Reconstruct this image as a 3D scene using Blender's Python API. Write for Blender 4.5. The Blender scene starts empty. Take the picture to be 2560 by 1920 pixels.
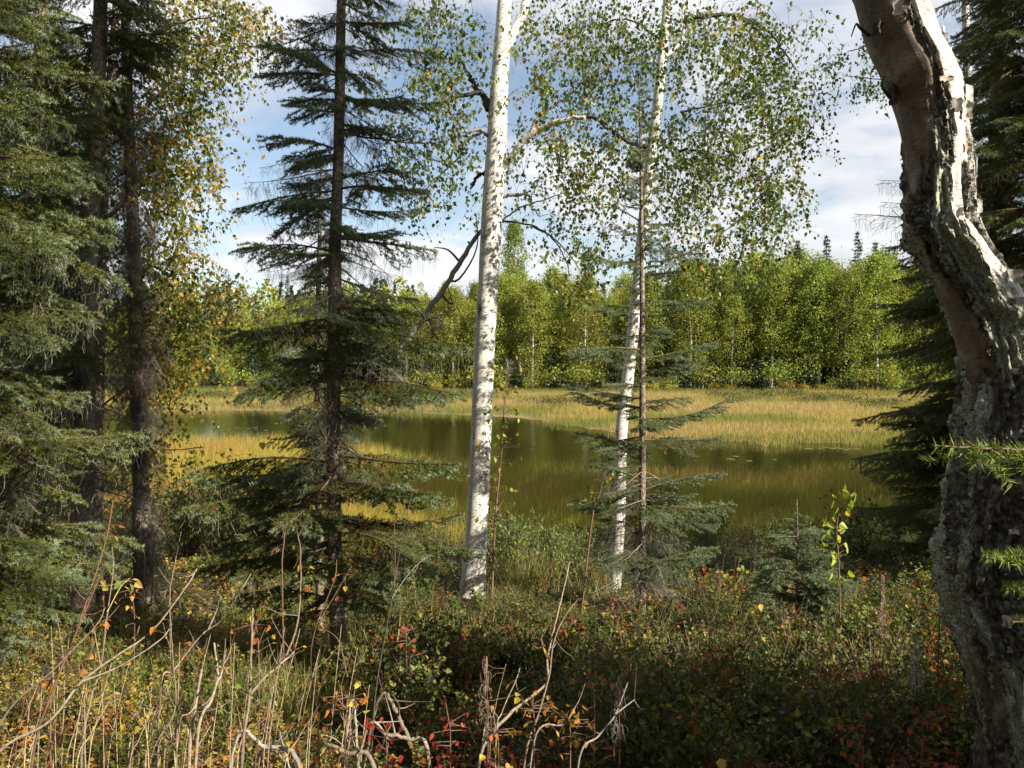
import bpy, math, random
import numpy as np
from mathutils import Matrix, Vector

# ------------------------------------------------------------------ camera, sky, sun, exposure
scene = bpy.context.scene
col = scene.collection
R = math.radians
F_PX = 2009.0                      # focal length in photograph pixels (2560 wide)
PITCH = R(2.37)
CAM_Z = 1.6
cam_d = bpy.data.cameras.new('camera')
cam_d.sensor_width = 36.0
cam_d.lens = 36.0 * F_PX / 2560.0
cam_d.clip_start = 0.05
cam_d.clip_end = 4000.0
cam = bpy.data.objects.new('camera', cam_d)
col.objects.link(cam)
cam.location = (0, 0, CAM_Z)
cam.rotation_euler = (R(90) - PITCH, 0, 0)
scene.camera = cam

SUN_AZ = R(123)                    # clockwise from +Y (the view direction)
SUN_EL = R(33)
world = bpy.data.worlds.new('World')
scene.world = world
world.use_nodes = True
wt = world.node_tree
wt.nodes.clear()
wo = wt.nodes.new('ShaderNodeOutputWorld')
bg = wt.nodes.new('ShaderNodeBackground')
bg.inputs['Strength'].default_value = 0.05
sky = wt.nodes.new('ShaderNodeTexSky')
sky.sky_type = 'NISHITA'
sky.sun_disc = False
sky.sun_elevation = SUN_EL
sky.sun_rotation = SUN_AZ
sky.air_density = 1.0
sky.dust_density = 0.6
sky.ozone_density = 1.0
tcw = wt.nodes.new('ShaderNodeTexCoord')
sep = wt.nodes.new('ShaderNodeSeparateXYZ')
wt.links.new(tcw.outputs['Generated'], sep.inputs[0])
def wmath(op, a, b):
    n = wt.nodes.new('ShaderNodeMath'); n.operation = op
    for i, v in enumerate((a, b)):
        if isinstance(v, (int, float)): n.inputs[i].default_value = v
        elif v is not None: wt.links.new(v, n.inputs[i])
    return n.outputs[0]
zden = wmath('ADD', wmath('MAXIMUM', sep.outputs['Z'], 0.0), 0.16)
cx = wmath('DIVIDE', sep.outputs['X'], zden)
cy = wmath('DIVIDE', sep.outputs['Y'], zden)
comb = wt.nodes.new('ShaderNodeCombineXYZ')
wt.links.new(cx, comb.inputs[0]); wt.links.new(cy, comb.inputs[1])
comb.inputs[2].default_value = 3.7
cn = wt.nodes.new('ShaderNodeTexNoise')
cn.inputs['Scale'].default_value = 1.15
cn.inputs['Detail'].default_value = 7.0
cn.inputs['Roughness'].default_value = 0.55
cn.inputs['Distortion'].default_value = 0.35
wt.links.new(comb.outputs[0], cn.inputs['Vector'])
cr = wt.nodes.new('ShaderNodeValToRGB')
cr.color_ramp.interpolation = 'EASE'
cr.color_ramp.elements[0].position = 0.39
cr.color_ramp.elements[0].color = (0.12, 0.12, 0.12, 1)
cr.color_ramp.elements[1].position = 0.56
cr.color_ramp.elements[1].color = (0.93, 0.93, 0.93, 1)
wt.links.new(cn.outputs['Fac'], cr.inputs[0])
cn2 = wt.nodes.new('ShaderNodeTexNoise')
cn2.inputs['Scale'].default_value = 2.1
cn2.inputs['Detail'].default_value = 5.0
wt.links.new(comb.outputs[0], cn2.inputs['Vector'])
cr2 = wt.nodes.new('ShaderNodeValToRGB')
cr2.color_ramp.elements[0].position = 0.35
cr2.color_ramp.elements[0].color = (7.3, 7.45, 7.9, 1)
cr2.color_ramp.elements[1].position = 0.65
cr2.color_ramp.elements[1].color = (9.6, 9.6, 9.7, 1)
wt.links.new(cn2.outputs['Fac'], cr2.inputs[0])
skyb = wt.nodes.new('ShaderNodeMix'); skyb.data_type = 'RGBA'; skyb.blend_type = 'MULTIPLY'
skyb.inputs[0].default_value = 1.0
wt.links.new(sky.outputs[0], skyb.inputs[6]); skyb.inputs[7].default_value = (1.4, 1.4, 1.4, 1)
cmix = wt.nodes.new('ShaderNodeMix'); cmix.data_type = 'RGBA'
wt.links.new(cr.outputs[0], cmix.inputs[0])
wt.links.new(skyb.outputs[2], cmix.inputs[6])
wt.links.new(cr2.outputs[0], cmix.inputs[7])
wt.links.new(cmix.outputs[2], bg.inputs['Color'])
wt.links.new(bg.outputs[0], wo.inputs['Surface'])

sun_d = bpy.data.lights.new('sun', 'SUN')
sun_d.energy = 5.0
sun_d.angle = R(0.53)
sun_d.color = (1.0, 0.91, 0.74)
sun = bpy.data.objects.new('sun', sun_d)
col.objects.link(sun)
SUN_DIR = Vector((math.sin(SUN_AZ) * math.cos(SUN_EL), math.cos(SUN_AZ) * math.cos(SUN_EL), math.sin(SUN_EL)))
sun.rotation_euler = SUN_DIR.to_track_quat('Z', 'Y').to_euler()
sun.location = (20, -20, 40)

scene.view_settings.view_transform = 'Standard'
scene.view_settings.look = 'None'
scene.view_settings.exposure = 1.18
scene.view_settings.gamma = 1.0
scene.render.engine = 'CYCLES'
scene.cycles.max_bounces = 3
scene.cycles.diffuse_bounces = 2
scene.cycles.glossy_bounces = 2
scene.cycles.transmission_bounces = 3
scene.cycles.transparent_max_bounces = 4
scene.cycles.debug_use_spatial_splits = True

# ------------------------------------------------------------------ helpers
rng = np.random.default_rng(7)
random.seed(7)
CP, SP = math.cos(PITCH), math.sin(PITCH)

def P(px, py, d):
    """photograph pixel + distance along the view axis -> point"""
    x = (px - 1280.0) / F_PX * d
    v = -(py - 960.0) / F_PX * d
    return np.array([x, d * CP + v * SP, CAM_Z - d * SP + v * CP])

def proj(p):
    x, y, z = p[0], p[1], p[2] - CAM_Z
    d = y * CP - z * SP
    v = y * SP + z * CP
    return 1280 + x / d * F_PX, 960 - v / d * F_PX, d

def _hash(i, j, k):
    h = (i * 374761393 + j * 668265263 + k * 2147483647) & 0xFFFFFFFF
    h = ((h ^ (h >> 13)) * 1274126177) & 0xFFFFFFFF
    h = (h ^ (h >> 16)) & 0xFFFFFFFF
    return h.astype(np.float64) / 4294967295.0

def vnoise(p):
    p = np.asarray(p, float)
    f0 = np.floor(p); f = p - f0; f = f * f * (3 - 2 * f)
    i = f0.astype(np.int64)
    r = 0
    for a in (0, 1):
        wa = f[:, 0] if a else 1 - f[:, 0]
        for b in (0, 1):
            wb = f[:, 1] if b else 1 - f[:, 1]
            for c in (0, 1):
                wc = f[:, 2] if c else 1 - f[:, 2]
                r = r + wa * wb * wc * _hash(i[:, 0] + a, i[:, 1] + b, i[:, 2] + c)
    return r

def fbm(p, o=4):
    p = np.asarray(p, float); s = 0; a = 0.5; t = 0
    for _ in range(o):
        s = s + a * vnoise(p); t += a; a *= 0.5; p = p * 2.03 + 17.3
    return s / t

def nrm(v):
    v = np.asarray(v, float)
    return v / np.maximum(np.linalg.norm(v, axis=-1, keepdims=True), 1e-9)

def rand_unit(n):
    return nrm(rng.normal(size=(n, 3)))

class MB:
    """collects faces; mesh() makes one mesh datablock"""
    def __init__(self):
        self.v = []; self.n = 0; self.f = []
    def add(self, v, f, mat=0, c=(1, 1, 1), smooth=False):
        v = np.asarray(v, float).reshape(-1, 3); f = np.asarray(f, np.int64)
        if len(f) == 0: return
        c = np.broadcast_to(np.asarray(c, float), (len(f), 3))
        self.v.append(v); self.f.append((f + self.n, mat, c, smooth)); self.n += len(v)
    def mesh(self, name, mats):
        me = bpy.data.meshes.new(name)
        v = np.concatenate(self.v)
        me.vertices.add(len(v)); me.vertices.foreach_set('co', v.astype(np.float32).ravel())
        li = np.concatenate([f.ravel() for f, *_ in self.f])
        tot = np.concatenate([np.full(len(f), f.shape[1]) for f, *_ in self.f])
        st = np.concatenate([[0], np.cumsum(tot)[:-1]])
        me.loops.add(len(li)); me.loops.foreach_set('vertex_index', li.astype(np.int32))
        me.polygons.add(len(tot)); me.polygons.foreach_set('loop_start', st.astype(np.int32))
        me.polygons.foreach_set('material_index', np.concatenate([np.full(len(f), m) for f, m, *_ in self.f]).astype(np.int32))
        me.polygons.foreach_set('use_smooth', np.concatenate([np.full(len(f), s) for f, _, _, s in self.f]))
        for m in mats: me.materials.append(m)
        me.update(calc_edges=True)
        a = me.attributes.new('Col', 'FLOAT_COLOR', 'FACE')
        cc = np.concatenate([c for _, _, c, _ in self.f])
        a.data.foreach_set('color', np.hstack([cc, np.ones((len(cc), 1))]).astype(np.float32).ravel())
        return me

def smooth_path(pts, n, rad=None):
    """Catmull-Rom resample of a polyline (and radii)"""
    pts = np.asarray(pts, float)
    if len(pts) == 2:
        t = np.linspace(0, 1, n)[:, None]
        out = pts[0] * (1 - t) + pts[1] * t
    else:
        q = np.vstack([2 * pts[0] - pts[1], pts, 2 * pts[-1] - pts[-2]])
        s = np.linspace(0, len(pts) - 1 - 1e-6, n); i = s.astype(int); t = (s - i)[:, None]
        p0, p1, p2, p3 = q[i], q[i + 1], q[i + 2], q[i + 3]
        out = 0.5 * (2 * p1 + (p2 - p0) * t + (2 * p0 - 5 * p1 + 4 * p2 - p3) * t ** 2 + (3 * p1 - p0 - 3 * p2 + p3) * t ** 3)
    if rad is None: return out
    r = np.interp(np.linspace(0, 1, n), np.linspace(0, 1, len(rad)), rad)
    return out, r

def tube(mb, pts, rad, sides=8, mat=0, c=(1, 1, 1), jitter=0.0, cap=True, smooth=True):
    pts = np.asarray(pts, float); n = len(pts)
    rad = np.broadcast_to(np.asarray(rad, float), (n,))
    t = nrm(np.gradient(pts, axis=0))
    mean = pts[-1] - pts[0]
    ref = np.array([1.0, 0, 0]) if abs(mean[0]) < 0.8 * np.linalg.norm(mean) else np.array([0, 0, 1.0])
    u = nrm(np.cross(t, ref)); w = np.cross(t, u)
    a = np.arange(sides) * 2 * math.pi / sides
    rr = rad[:, None] * (1 + jitter * rng.normal(size=(n, sides)))
    v = pts[:, None, :] + rr[..., None] * (np.cos(a)[None, :, None] * u[:, None, :] + np.sin(a)[None, :, None] * w[:, None, :])
    i = np.arange(n - 1)[:, None] * sides; j = np.arange(sides)[None, :]; k = (j + 1) % sides
    f = np.stack([i + j, i + k, i + sides + k, i + sides + j], -1).reshape(-1, 4)
    v = v.reshape(-1, 3)
    mb.add(v, f, mat, c, smooth)
    if cap and rad[-1] > 0.001:
        b = v[-sides:]; m = b.mean(0) + t[-1] * rad[-1] * 0.4
        mb.add(np.vstack([b, m]), [[q, (q + 1) % sides, sides] for q in range(sides)], mat, c, smooth)

def segs(mb, A, B, ra, rb, mat=0, c=(1, 1, 1)):
    """many thin three-sided twigs"""
    A = np.asarray(A, float); B = np.asarray(B, float); n = len(A)
    if n == 0: return
    ra = np.broadcast_to(np.asarray(ra, float), (n,)); rb = np.broadcast_to(np.asarray(rb, float), (n,))
    t = nrm(B - A)
    ref = np.where(np.abs(t[:, 2:3]) > 0.8, np.array([[1.0, 0, 0]]), np.array([[0, 0, 1.0]]))
    u = nrm(np.cross(t, ref)); w = np.cross(t, u)
    v = np.empty((n, 6, 3))
    for k in range(3):
        a = k * 2.0944
        d = math.cos(a) * u + math.sin(a) * w
        v[:, k] = A + ra[:, None] * d; v[:, 3 + k] = B + rb[:, None] * d
    base = (np.arange(n) * 6)[:, None, None]
    f = (np.array([[0, 1, 4, 3], [1, 2, 5, 4], [2, 0, 3, 5]])[None] + base).reshape(-1, 4)
    c = np.asarray(c, float)
    if c.ndim == 2: c = np.repeat(c, 3, 0)
    mb.add(v.reshape(-1, 3), f, mat, c)

DIAMOND = (np.array([[0, 0], [.40, .40], [0, 1], [-.40, .40]]), np.array([[0, 1, 2], [0, 2, 3]]))
BIRCH = (np.array([[0, 0], [.40, .22], [.26, .64], [0, 1], [-.26, .64], [-.40, .22]]), np.array([[0, 1, 2, 3], [0, 3, 4, 5]]))
LANCE = (np.array([[0, 0], [.16, .3], [.13, .65], [0, 1], [-.13, .65], [-.16, .3]]), np.array([[0, 1, 2, 3], [0, 3, 4, 5]]))
def leaves(mb, pos, axis, nor, size, c, mat=0, tm=DIAMOND, fold=0.25, curl=0.0):
    uv, fc = tm; n = len(pos)
    if n == 0: return
    axis = nrm(axis); side = nrm(np.cross(axis, nor)); nor = np.cross(side, axis)
    size = np.broadcast_to(np.asarray(size, float), (n,))[:, None, None]
    u = uv[:, 0][None, :, None]; v = uv[:, 1][None, :, None]
    p = pos[:, None, :] + size * (u * side[:, None, :] + v * axis[:, None, :] + (fold * np.abs(u) - curl * v * v) * nor[:, None, :])
    f = (fc[None] + (np.arange(n) * len(uv))[:, None, None]).reshape(-1, fc.shape[1])
    c = np.asarray(c, float)
    if c.ndim == 2: c = np.repeat(c, len(fc), 0)
    mb.add(p.reshape(-1, 3), f, mat, c)

def pick(pal, w, n, var=0.18):
    pal = np.asarray(pal, float); w = np.asarray(w, float); w = w / w.sum()
    c = pal[rng.choice(len(pal), n, p=w)]
    return c * np.clip(1 + var * rng.normal(size=(n, 1)), 0.5, 1.6)

def ob(name, me, parent=None, m=None):
    o = bpy.data.objects.new(name, me); col.objects.link(o)
    if parent is not None: o.parent = parent
    if m is not None: o.matrix_basis = m
    return o
def tag(o, label=None, cat=None, group=None, kind=None):
    if label: o['label'] = label
    if cat: o['category'] = cat
    if group: o['group'] = group
    if kind: o['kind'] = kind
    return o
def thing(name, loc, label, cat, group=None):
    o = bpy.data.objects.new(name, None); col.objects.link(o)
    o.empty_display_size = 0.1
    o.location = tuple(loc)
    return tag(o, label, cat, group)
def part(name, mb, mats, root, kind=None):
    """mesh built in world coordinates, made a part of root (whose parents are unrotated)"""
    off = np.array(root.location)
    if root.parent: off = off + np.array(root.parent.location)
    mb.v = [v - off for v in mb.v]
    o = ob(name, mb.mesh(name, mats), root)
    if kind: o['kind'] = kind
    return o

# ------------------------------------------------------------------ materials
def new_mat(name):
    m = bpy.data.materials.new(name); m.use_nodes = True
    nt = m.node_tree; b = nt.nodes['Principled BSDF']
    return m, nt, b
def nd(nt, t, **kw):
    n = nt.nodes.new(t)
    for k, v in kw.items(): setattr(n, k, v)
    return n
def ramp(nt, fac, stops):
    r = nd(nt, 'ShaderNodeValToRGB'); e = r.color_ramp.elements
    while len(e) < len(stops): e.new(0.5)
    for i, (p, c) in enumerate(stops):
        e[i].position = p; e[i].color = (*c, 1)
    nt.links.new(fac, r.inputs[0]); return r.outputs[0]
def noise(nt, vec, scale, detail=4, rough=0.55, stretch=None, dist=0.0):
    n = nd(nt, 'ShaderNodeTexNoise'); n.inputs['Scale'].default_value = scale
    n.inputs['Detail'].default_value = detail; n.inputs['Roughness'].default_value = rough
    n.inputs['Distortion'].default_value = dist
    if stretch:
        mp = nd(nt, 'ShaderNodeMapping'); mp.inputs['Scale'].default_value = stretch
        nt.links.new(vec, mp.inputs[0]); vec = mp.outputs[0]
    nt.links.new(vec, n.inputs['Vector']); return n.outputs['Fac']
def mixc(nt, fac, a, b, mode='MIX'):
    m = nd(nt, 'ShaderNodeMix', data_type='RGBA', blend_type=mode)
    for s, v in ((0, fac), (6, a), (7, b)):
        if isinstance(v, (int, float)): m.inputs[s].default_value = v
        elif isinstance(v, tuple): m.inputs[s].default_value = (*v, 1)
        else: nt.links.new(v, m.inputs[s])
    return m.outputs[2]
def bump(nt, b, h, s, d):
    n = nd(nt, 'ShaderNodeBump'); n.inputs['Strength'].default_value = s; n.inputs['Distance'].default_value = d
    nt.links.new(h, n.inputs['Height']); nt.links.new(n.outputs[0], b.inputs['Normal'])

def leaf_material(name, trans=0.35, rough=0.45, hue=0.0, spec=0.4, tint=(1.25, 1.35, 0.6)):
    m, nt, b = new_mat(name)
    a = nd(nt, 'ShaderNodeAttribute', attribute_name='Col')
    oi = nd(nt, 'ShaderNodeObjectInfo')
    hs = nd(nt, 'ShaderNodeHueSaturation')
    mr = nd(nt, 'ShaderNodeMapRange'); mr.inputs[3].default_value = 0.86; mr.inputs[4].default_value = 1.12
    nt.links.new(oi.outputs['Random'], mr.inputs[0]); nt.links.new(mr.outputs[0], hs.inputs['Value'])
    mh = nd(nt, 'ShaderNodeMapRange'); mh.inputs[3].default_value = 0.5 - hue; mh.inputs[4].default_value = 0.5 + hue
    nt.links.new(oi.outputs['Random'], mh.inputs[0]); nt.links.new(mh.outputs[0], hs.inputs['Hue'])
    nt.links.new(a.outputs['Color'], hs.inputs['Color'])
    nt.links.new(hs.outputs[0], b.inputs['Base Color'])
    b.inputs['Roughness'].default_value = rough
    b.inputs['Specular IOR Level'].default_value = spec
    tr = nd(nt, 'ShaderNodeBsdfTranslucent')
    nt.links.new(mixc(nt, 1.0, hs.outputs[0], tint, 'MULTIPLY'), tr.inputs['Color'])
    mx = nd(nt, 'ShaderNodeMixShader'); mx.inputs[0].default_value = trans
    nt.links.new(b.outputs[0], mx.inputs[1]); nt.links.new(tr.outputs[0], mx.inputs[2])
    nt.links.new(mx.outputs[0], nt.nodes['Material Output'].inputs['Surface'])
    return m
M = {}
M['leaf'] = leaf_material('birch_leaf', 0.38, 0.42, 0.006)
M['far_leaf'] = leaf_material('far_leaf', 0.32, 0.6, 0.014, 0.2)
M['needle'] = leaf_material('spruce_needle', 0.15, 0.6, 0.012, 0.18, (1.1, 1.2, 0.7))
M['far_needle'] = leaf_material('far_needle', 0.08, 0.7, 0.01, 0.15, (1, 1, .8))
M['cover'] = leaf_material('ground_cover_leaf', 0.35, 0.5, 0.0, 0.3)
M['grass'] = leaf_material('sedge', 0.30, 0.6, 0.0, 0.15, (1.15, 1.15, 0.7))

def col_mat(name, rough=0.8, bscale=60, bstr=0.4, spec=0.3, var=0.5):
    m, nt, b = new_mat(name)
    a = nd(nt, 'ShaderNodeAttribute', attribute_name='Col')
    tc = nd(nt, 'ShaderNodeTexCoord')
    f = noise(nt, tc.outputs['Object'], bscale, 4)
    lo = 1 - var
    c = mixc(nt, 1.0, a.outputs['Color'], ramp(nt, f, [(0.3, (lo, lo, lo)), (0.7, (1 + var * .5,) * 3)]), 'MULTIPLY')
    nt.links.new(c, b.inputs['Base Color']); b.inputs['Roughness'].default_value = rough
    b.inputs['Specular IOR Level'].default_value = spec
    bump(nt, b, f, bstr, 0.004)
    return m
M['twig'] = col_mat('twig_bark', 0.8, 90)
M['lichen'] = col_mat('lichen_strand', 0.95, 120)
def old_bark():
    """Col.r = smooth tan flank with shade put into its colour, Col.g = white sheet, Col.b = lichen patch"""
    m, nt, b = new_mat('old_birch_bark')
    at = nd(nt, 'ShaderNodeAttribute', attribute_name='Mask'); sp_ = nd(nt, 'ShaderNodeSeparateColor'); nt.links.new(at.outputs['Color'], sp_.inputs[0])
    tc = nd(nt, 'ShaderNodeTexCoord'); o = tc.outputs['Object']
    n1 = noise(nt, o, 34, 6, .7); n2 = noise(nt, o, 120, 4, .7); lent = noise(nt, o, 30, 3, .6, (1, 1, 9))
    blk = ramp(nt, n1, [(.32, (.014, .012, .011)), (.46, (.065, .056, .048)), (.58, (.20, .18, .155)), (.72, (.38, .355, .32))])
    li = ramp(nt, n2, [(.34, (.07, .07, .055)), (.48, (.31, .32, .25)), (.64, (.56, .57, .49))])
    lm = nd(nt, 'ShaderNodeMath', operation='MULTIPLY_ADD'); nt.links.new(noise(nt, o, 48, 5, .7), lm.inputs[0]); lm.inputs[1].default_value = 1.6; lm.inputs[2].default_value = -.8
    la = nd(nt, 'ShaderNodeMath', operation='ADD'); nt.links.new(lm.outputs[0], la.inputs[0]); nt.links.new(sp_.outputs[2], la.inputs[1])
    c = mixc(nt, ramp(nt, la.outputs[0], [(.44, (0, 0, 0)), (.56, (1, 1, 1))]), blk, li)
    wl = ramp(nt, lent, [(.34, (.16, .12, .10)), (.44, (1, 1, 1))])
    wh = mixc(nt, 1.0, ramp(nt, n1, [(.3, (.42, .36, .31)), (.55, (.72, .69, .65)), (.8, (.80, .78, .75))]), wl, 'MULTIPLY')
    def soft(ch):
        q = nd(nt, 'ShaderNodeMath', operation='MULTIPLY_ADD'); nt.links.new(n1, q.inputs[0]); q.inputs[1].default_value = .8; q.inputs[2].default_value = -.4
        r_ = nd(nt, 'ShaderNodeMath', operation='ADD'); nt.links.new(q.outputs[0], r_.inputs[0]); nt.links.new(sp_.outputs[ch], r_.inputs[1])
        return ramp(nt, r_.outputs[0], [(.42, (0, 0, 0)), (.56, (1, 1, 1))])
    c = mixc(nt, soft(1), c, wh)
    tn = mixc(nt, 1.0, ramp(nt, noise(nt, o, 9, 5), [(.3, (.10, .072, .052)), (.52, (.18, .13, .095)), (.68, (.34, .28, .23)), (.8, (.5, .46, .41))]), ramp(nt, lent, [(.36, (.45, .42, .4)), (.46, (1, 1, 1))]), 'MULTIPLY')
    c = mixc(nt, soft(0), c, tn)
    nt.links.new(c, b.inputs['Base Color']); b.inputs['Roughness'].default_value = .6; b.inputs['Specular IOR Level'].default_value = .3
    bump(nt, b, n1, .7, .012)
    return m
M['oldbark'] = old_bark()
M['peel'] = col_mat('peeling_bark', 0.55, 40, 0.3, 0.35, 0.25)

def birch_bark():
    m, nt, b = new_mat('white_birch_bark')
    tc = nd(nt, 'ShaderNodeTexCoord'); o = tc.outputs['Object']
    base = ramp(nt, noise(nt, o, 9, 5), [(0.3, (0.60, 0.56, 0.50)), (0.5, (0.78, 0.76, 0.72)), (0.75, (0.85, 0.84, 0.81))])
    lent = ramp(nt, noise(nt, o, 34, 4, 0.65, (1.0, 1.0, 3.6)), [(0.37, (0.09, 0.075, 0.06)), (0.455, (1, 1, 1))])
    c = mixc(nt, 1.0, base, lent, 'MULTIPLY')
    fine = ramp(nt, noise(nt, o, 95, 4, 0.75, (1, 1, 2.0)), [(0.40, (0.16, 0.14, 0.12)), (0.50, (1, 1, 1))])
    c = mixc(nt, 0.85, c, fine, 'MULTIPLY')
    patch = ramp(nt, noise(nt, o, 4.5, 4, 0.6, (1, 1, .7)), [(0.62, (0, 0, 0)), (0.72, (1, 1, 1))])
    c = mixc(nt, patch, c, (0.06, 0.052, 0.045))
    nt.links.new(c, b.inputs['Base Color']); b.inputs['Roughness'].default_value = 0.65
    bump(nt, b, lent, 0.5, 0.006)
    return m
M['birch'] = birch_bark()
def spruce_bark():
    m, nt, b = new_mat('spruce_bark')
    tc = nd(nt, 'ShaderNodeTexCoord'); o = tc.outputs['Object']
    vo = nd(nt, 'ShaderNodeTexVoronoi'); vo.feature = 'DISTANCE_TO_EDGE'
    mp = nd(nt, 'ShaderNodeMapping'); mp.inputs['Scale'].default_value = (60, 60, 34)
    nt.links.new(o, mp.inputs[0]); nt.links.new(mp.outputs[0], vo.inputs['Vector']); vo.inputs['Scale'].default_value = 1.0
    base = ramp(nt, noise(nt, o, 30, 5), [(0.25, (0.13, 0.095, 0.072)), (0.5, (0.28, 0.225, 0.175)), (0.75, (0.46, 0.41, 0.35))])
    crack = ramp(nt, vo.outputs['Distance'], [(0.0, (0.3, 0.3, 0.3)), (0.22, (1, 1, 1))])
    nt.links.new(mixc(nt, 1.0, base, crack, 'MULTIPLY'), b.inputs['Base Color'])
    b.inputs['Roughness'].default_value = 0.85
    bump(nt, b, vo.outputs['Distance'], 0.8, 0.008)
    return m
M['spruce'] = spruce_bark()
def bank_mat():
    m, nt, b = new_mat('forest_floor')
    tc = nd(nt, 'ShaderNodeTexCoord'); o = tc.outputs['Object']
    c = ramp(nt, noise(nt, o, 2.2, 8, 0.65), [(0.3, (0.020, 0.018, 0.008)), (0.45, (0.045, 0.038, 0.012)), (0.58, (0.085, 0.055, 0.02)), (0.72, (0.05, 0.025, 0.012))])
    g = ramp(nt, noise(nt, o, 40, 5, 0.7), [(0.3, (0.35, 0.35, 0.35)), (0.7, (1.5, 1.4, 1.2))])
    nt.links.new(mixc(nt, 1.0, c, g, 'MULTIPLY'), b.inputs['Base Color'])
    b.inputs['Roughness'].default_value = 0.95
    bump(nt, b, noise(nt, o, 25, 6, 0.7), 1.0, 0.05)
    return m
M['bank'] = bank_mat()
def meadow_mat():
    m, nt, b = new_mat('meadow_ground')
    tc = nd(nt, 'ShaderNodeTexCoord'); o = tc.outputs['Object']
    c = ramp(nt, noise(nt, o, 0.16, 5, 0.6, (0.5, 1.2, 1)), [(0.3, (0.10, 0.11, 0.03)), (0.47, (0.22, 0.17, 0.055)), (0.65, (0.28, 0.20, 0.075))])
    g = ramp(nt, noise(nt, o, 6, 5, 0.7), [(0.3, (0.6, 0.6, 0.6)), (0.7, (1.25, 1.25, 1.2))])
    nt.links.new(mixc(nt, 1.0, c, g, 'MULTIPLY'), b.inputs['Base Color'])
    b.inputs['Roughness'].default_value = 0.95
    bump(nt, b, noise(nt, o, 9, 5, 0.7), 1.0, 0.2)
    return m
M['meadow'] = meadow_mat()
def wood_floor_mat():
    m, nt, b = new_mat('wood_floor')
    tc = nd(nt, 'ShaderNodeTexCoord'); o = tc.outputs['Object']
    c = ramp(nt, noise(nt, o, 0.5, 6, 0.65), [(0.3, (0.025, 0.03, 0.012)), (0.7, (0.07, 0.075, 0.022))])
    nt.links.new(c, b.inputs['Base Color']); b.inputs['Roughness'].default_value = 0.95
    return m
M['woodfloor'] = wood_floor_mat()
def water_mat():
    m, nt, b = new_mat('pond_water')
    tc = nd(nt, 'ShaderNodeTexCoord'); o = tc.outputs['Object']
    b.inputs['Base Color'].default_value = (0.014, 0.013, 0.004, 1)
    b.inputs['Roughness'].default_value = 0.03
    b.inputs['IOR'].default_value = 1.33
    b.inputs['Specular IOR Level'].default_value = 0.6
    bump(nt, b, noise(nt, o, 2.4, 5, 0.6, (1, 0.45, 1)), 0.22, 0.05)
    return m
M['water'] = water_mat()

# ------------------------------------------------------------------ terrain and pond
SH_X = [-120, -40, -18, -4.6, 0.5, 4.3, 7.5, 14.5, 40, 120]
SH_Y = [56, 55, 54, 51, 48, 40.5, 36.5, 35, 33, 33]
WATER_Z = -2.4
def ground_z(x, y):
    x = np.atleast_1d(np.asarray(x, float)); y = np.atleast_1d(np.asarray(y, float))
    near = np.interp(y, [-60, -20, 0, 3, 5.2, 8, 11, 14, 16.5, 19, 24], [1.2, 0.6, 0, -.22, -.49, -.80, -1.30, -2.0, -2.42, -2.8, -3.0])
    n3 = np.stack([x * .9, y * .9, np.zeros_like(x) + 2.2], -1)
    near = near + (fbm(n3, 3) - .5) * 0.22 * np.clip((y - 1.0) / 2, 0.2, 1)
    s = y - np.interp(x, SH_X, SH_Y)
    far = np.where(s < 0, np.maximum(WATER_Z + .03 + s * .10, -3.0), WATER_Z + .03 + np.minimum(s, 40) * .004)
    hill = np.maximum(y - 88, 0) * 0.072
    far = far + np.where(y > 88, np.minimum(hill, 26), 0) + np.where(y > 60, (fbm(np.stack([x * .03, y * .03, x * 0], -1), 3) - .5) * np.clip((y - 85) * .05, 0, 5), 0)
    return np.where(y < 24, near, far)
def gz(x, y): return float(ground_z(x, y)[0])
def grid_obj(name, xs, ys, mat):
    X, Y = np.meshgrid(xs, ys); Z = ground_z(X.ravel(), Y.ravel())
    v = np.stack([X.ravel(), Y.ravel(), Z], -1); nx, ny = len(xs), len(ys)
    i = (np.arange(ny - 1)[:, None] * nx + np.arange(nx - 1)[None, :]).ravel()
    mb = MB(); mb.add(v, np.stack([i, i + 1, i + nx + 1, i + nx], -1), 0, (1, 1, 1), True)
    return tag(ob(name, mb.mesh(name, [mat])), kind='structure')
xs_near = np.concatenate([np.linspace(-200, -14, 30), np.linspace(-13.8, 13.8, 240), np.linspace(14, 200, 30)])
grid_obj('bank_ground', xs_near, np.concatenate([np.linspace(-60, 1, 20), np.linspace(1.2, 17, 160), np.linspace(17.5, 24, 14)]), M['bank'])
xs_far = np.concatenate([np.linspace(-700, -72, 30), np.linspace(-70, 70, 141), np.linspace(72, 700, 30)])
grid_obj('meadow', xs_far, np.linspace(24.0, 82, 90), M['meadow'])
grid_obj('wooded_hill', xs_far, np.concatenate([np.linspace(82, 130, 40), np.linspace(135, 900, 40)]), M['woodfloor'])
mb = MB(); mb.add([[-300, 10, WATER_Z], [300, 10, WATER_Z], [300, 62, WATER_Z], [-300, 62, WATER_Z]], [[0, 1, 2, 3]])
tag(ob('pond_water', mb.mesh('pond_water', [M['water']])), kind='structure')

def ray_ground(px, py):
    """where the sight line of a photograph pixel meets the bank"""
    d = np.arange(1.6, 24, 0.03)
    p = P(px, py, 1.0)[None, :] - np.array([[0, 0, CAM_Z]]); p = p * d[:, None] + np.array([[0, 0, CAM_Z]])
    k = np.nonzero(p[:, 2] < ground_z(p[:, 0], p[:, 1]))[0]
    return p[k[0]] if len(k) else p[-1]

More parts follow.
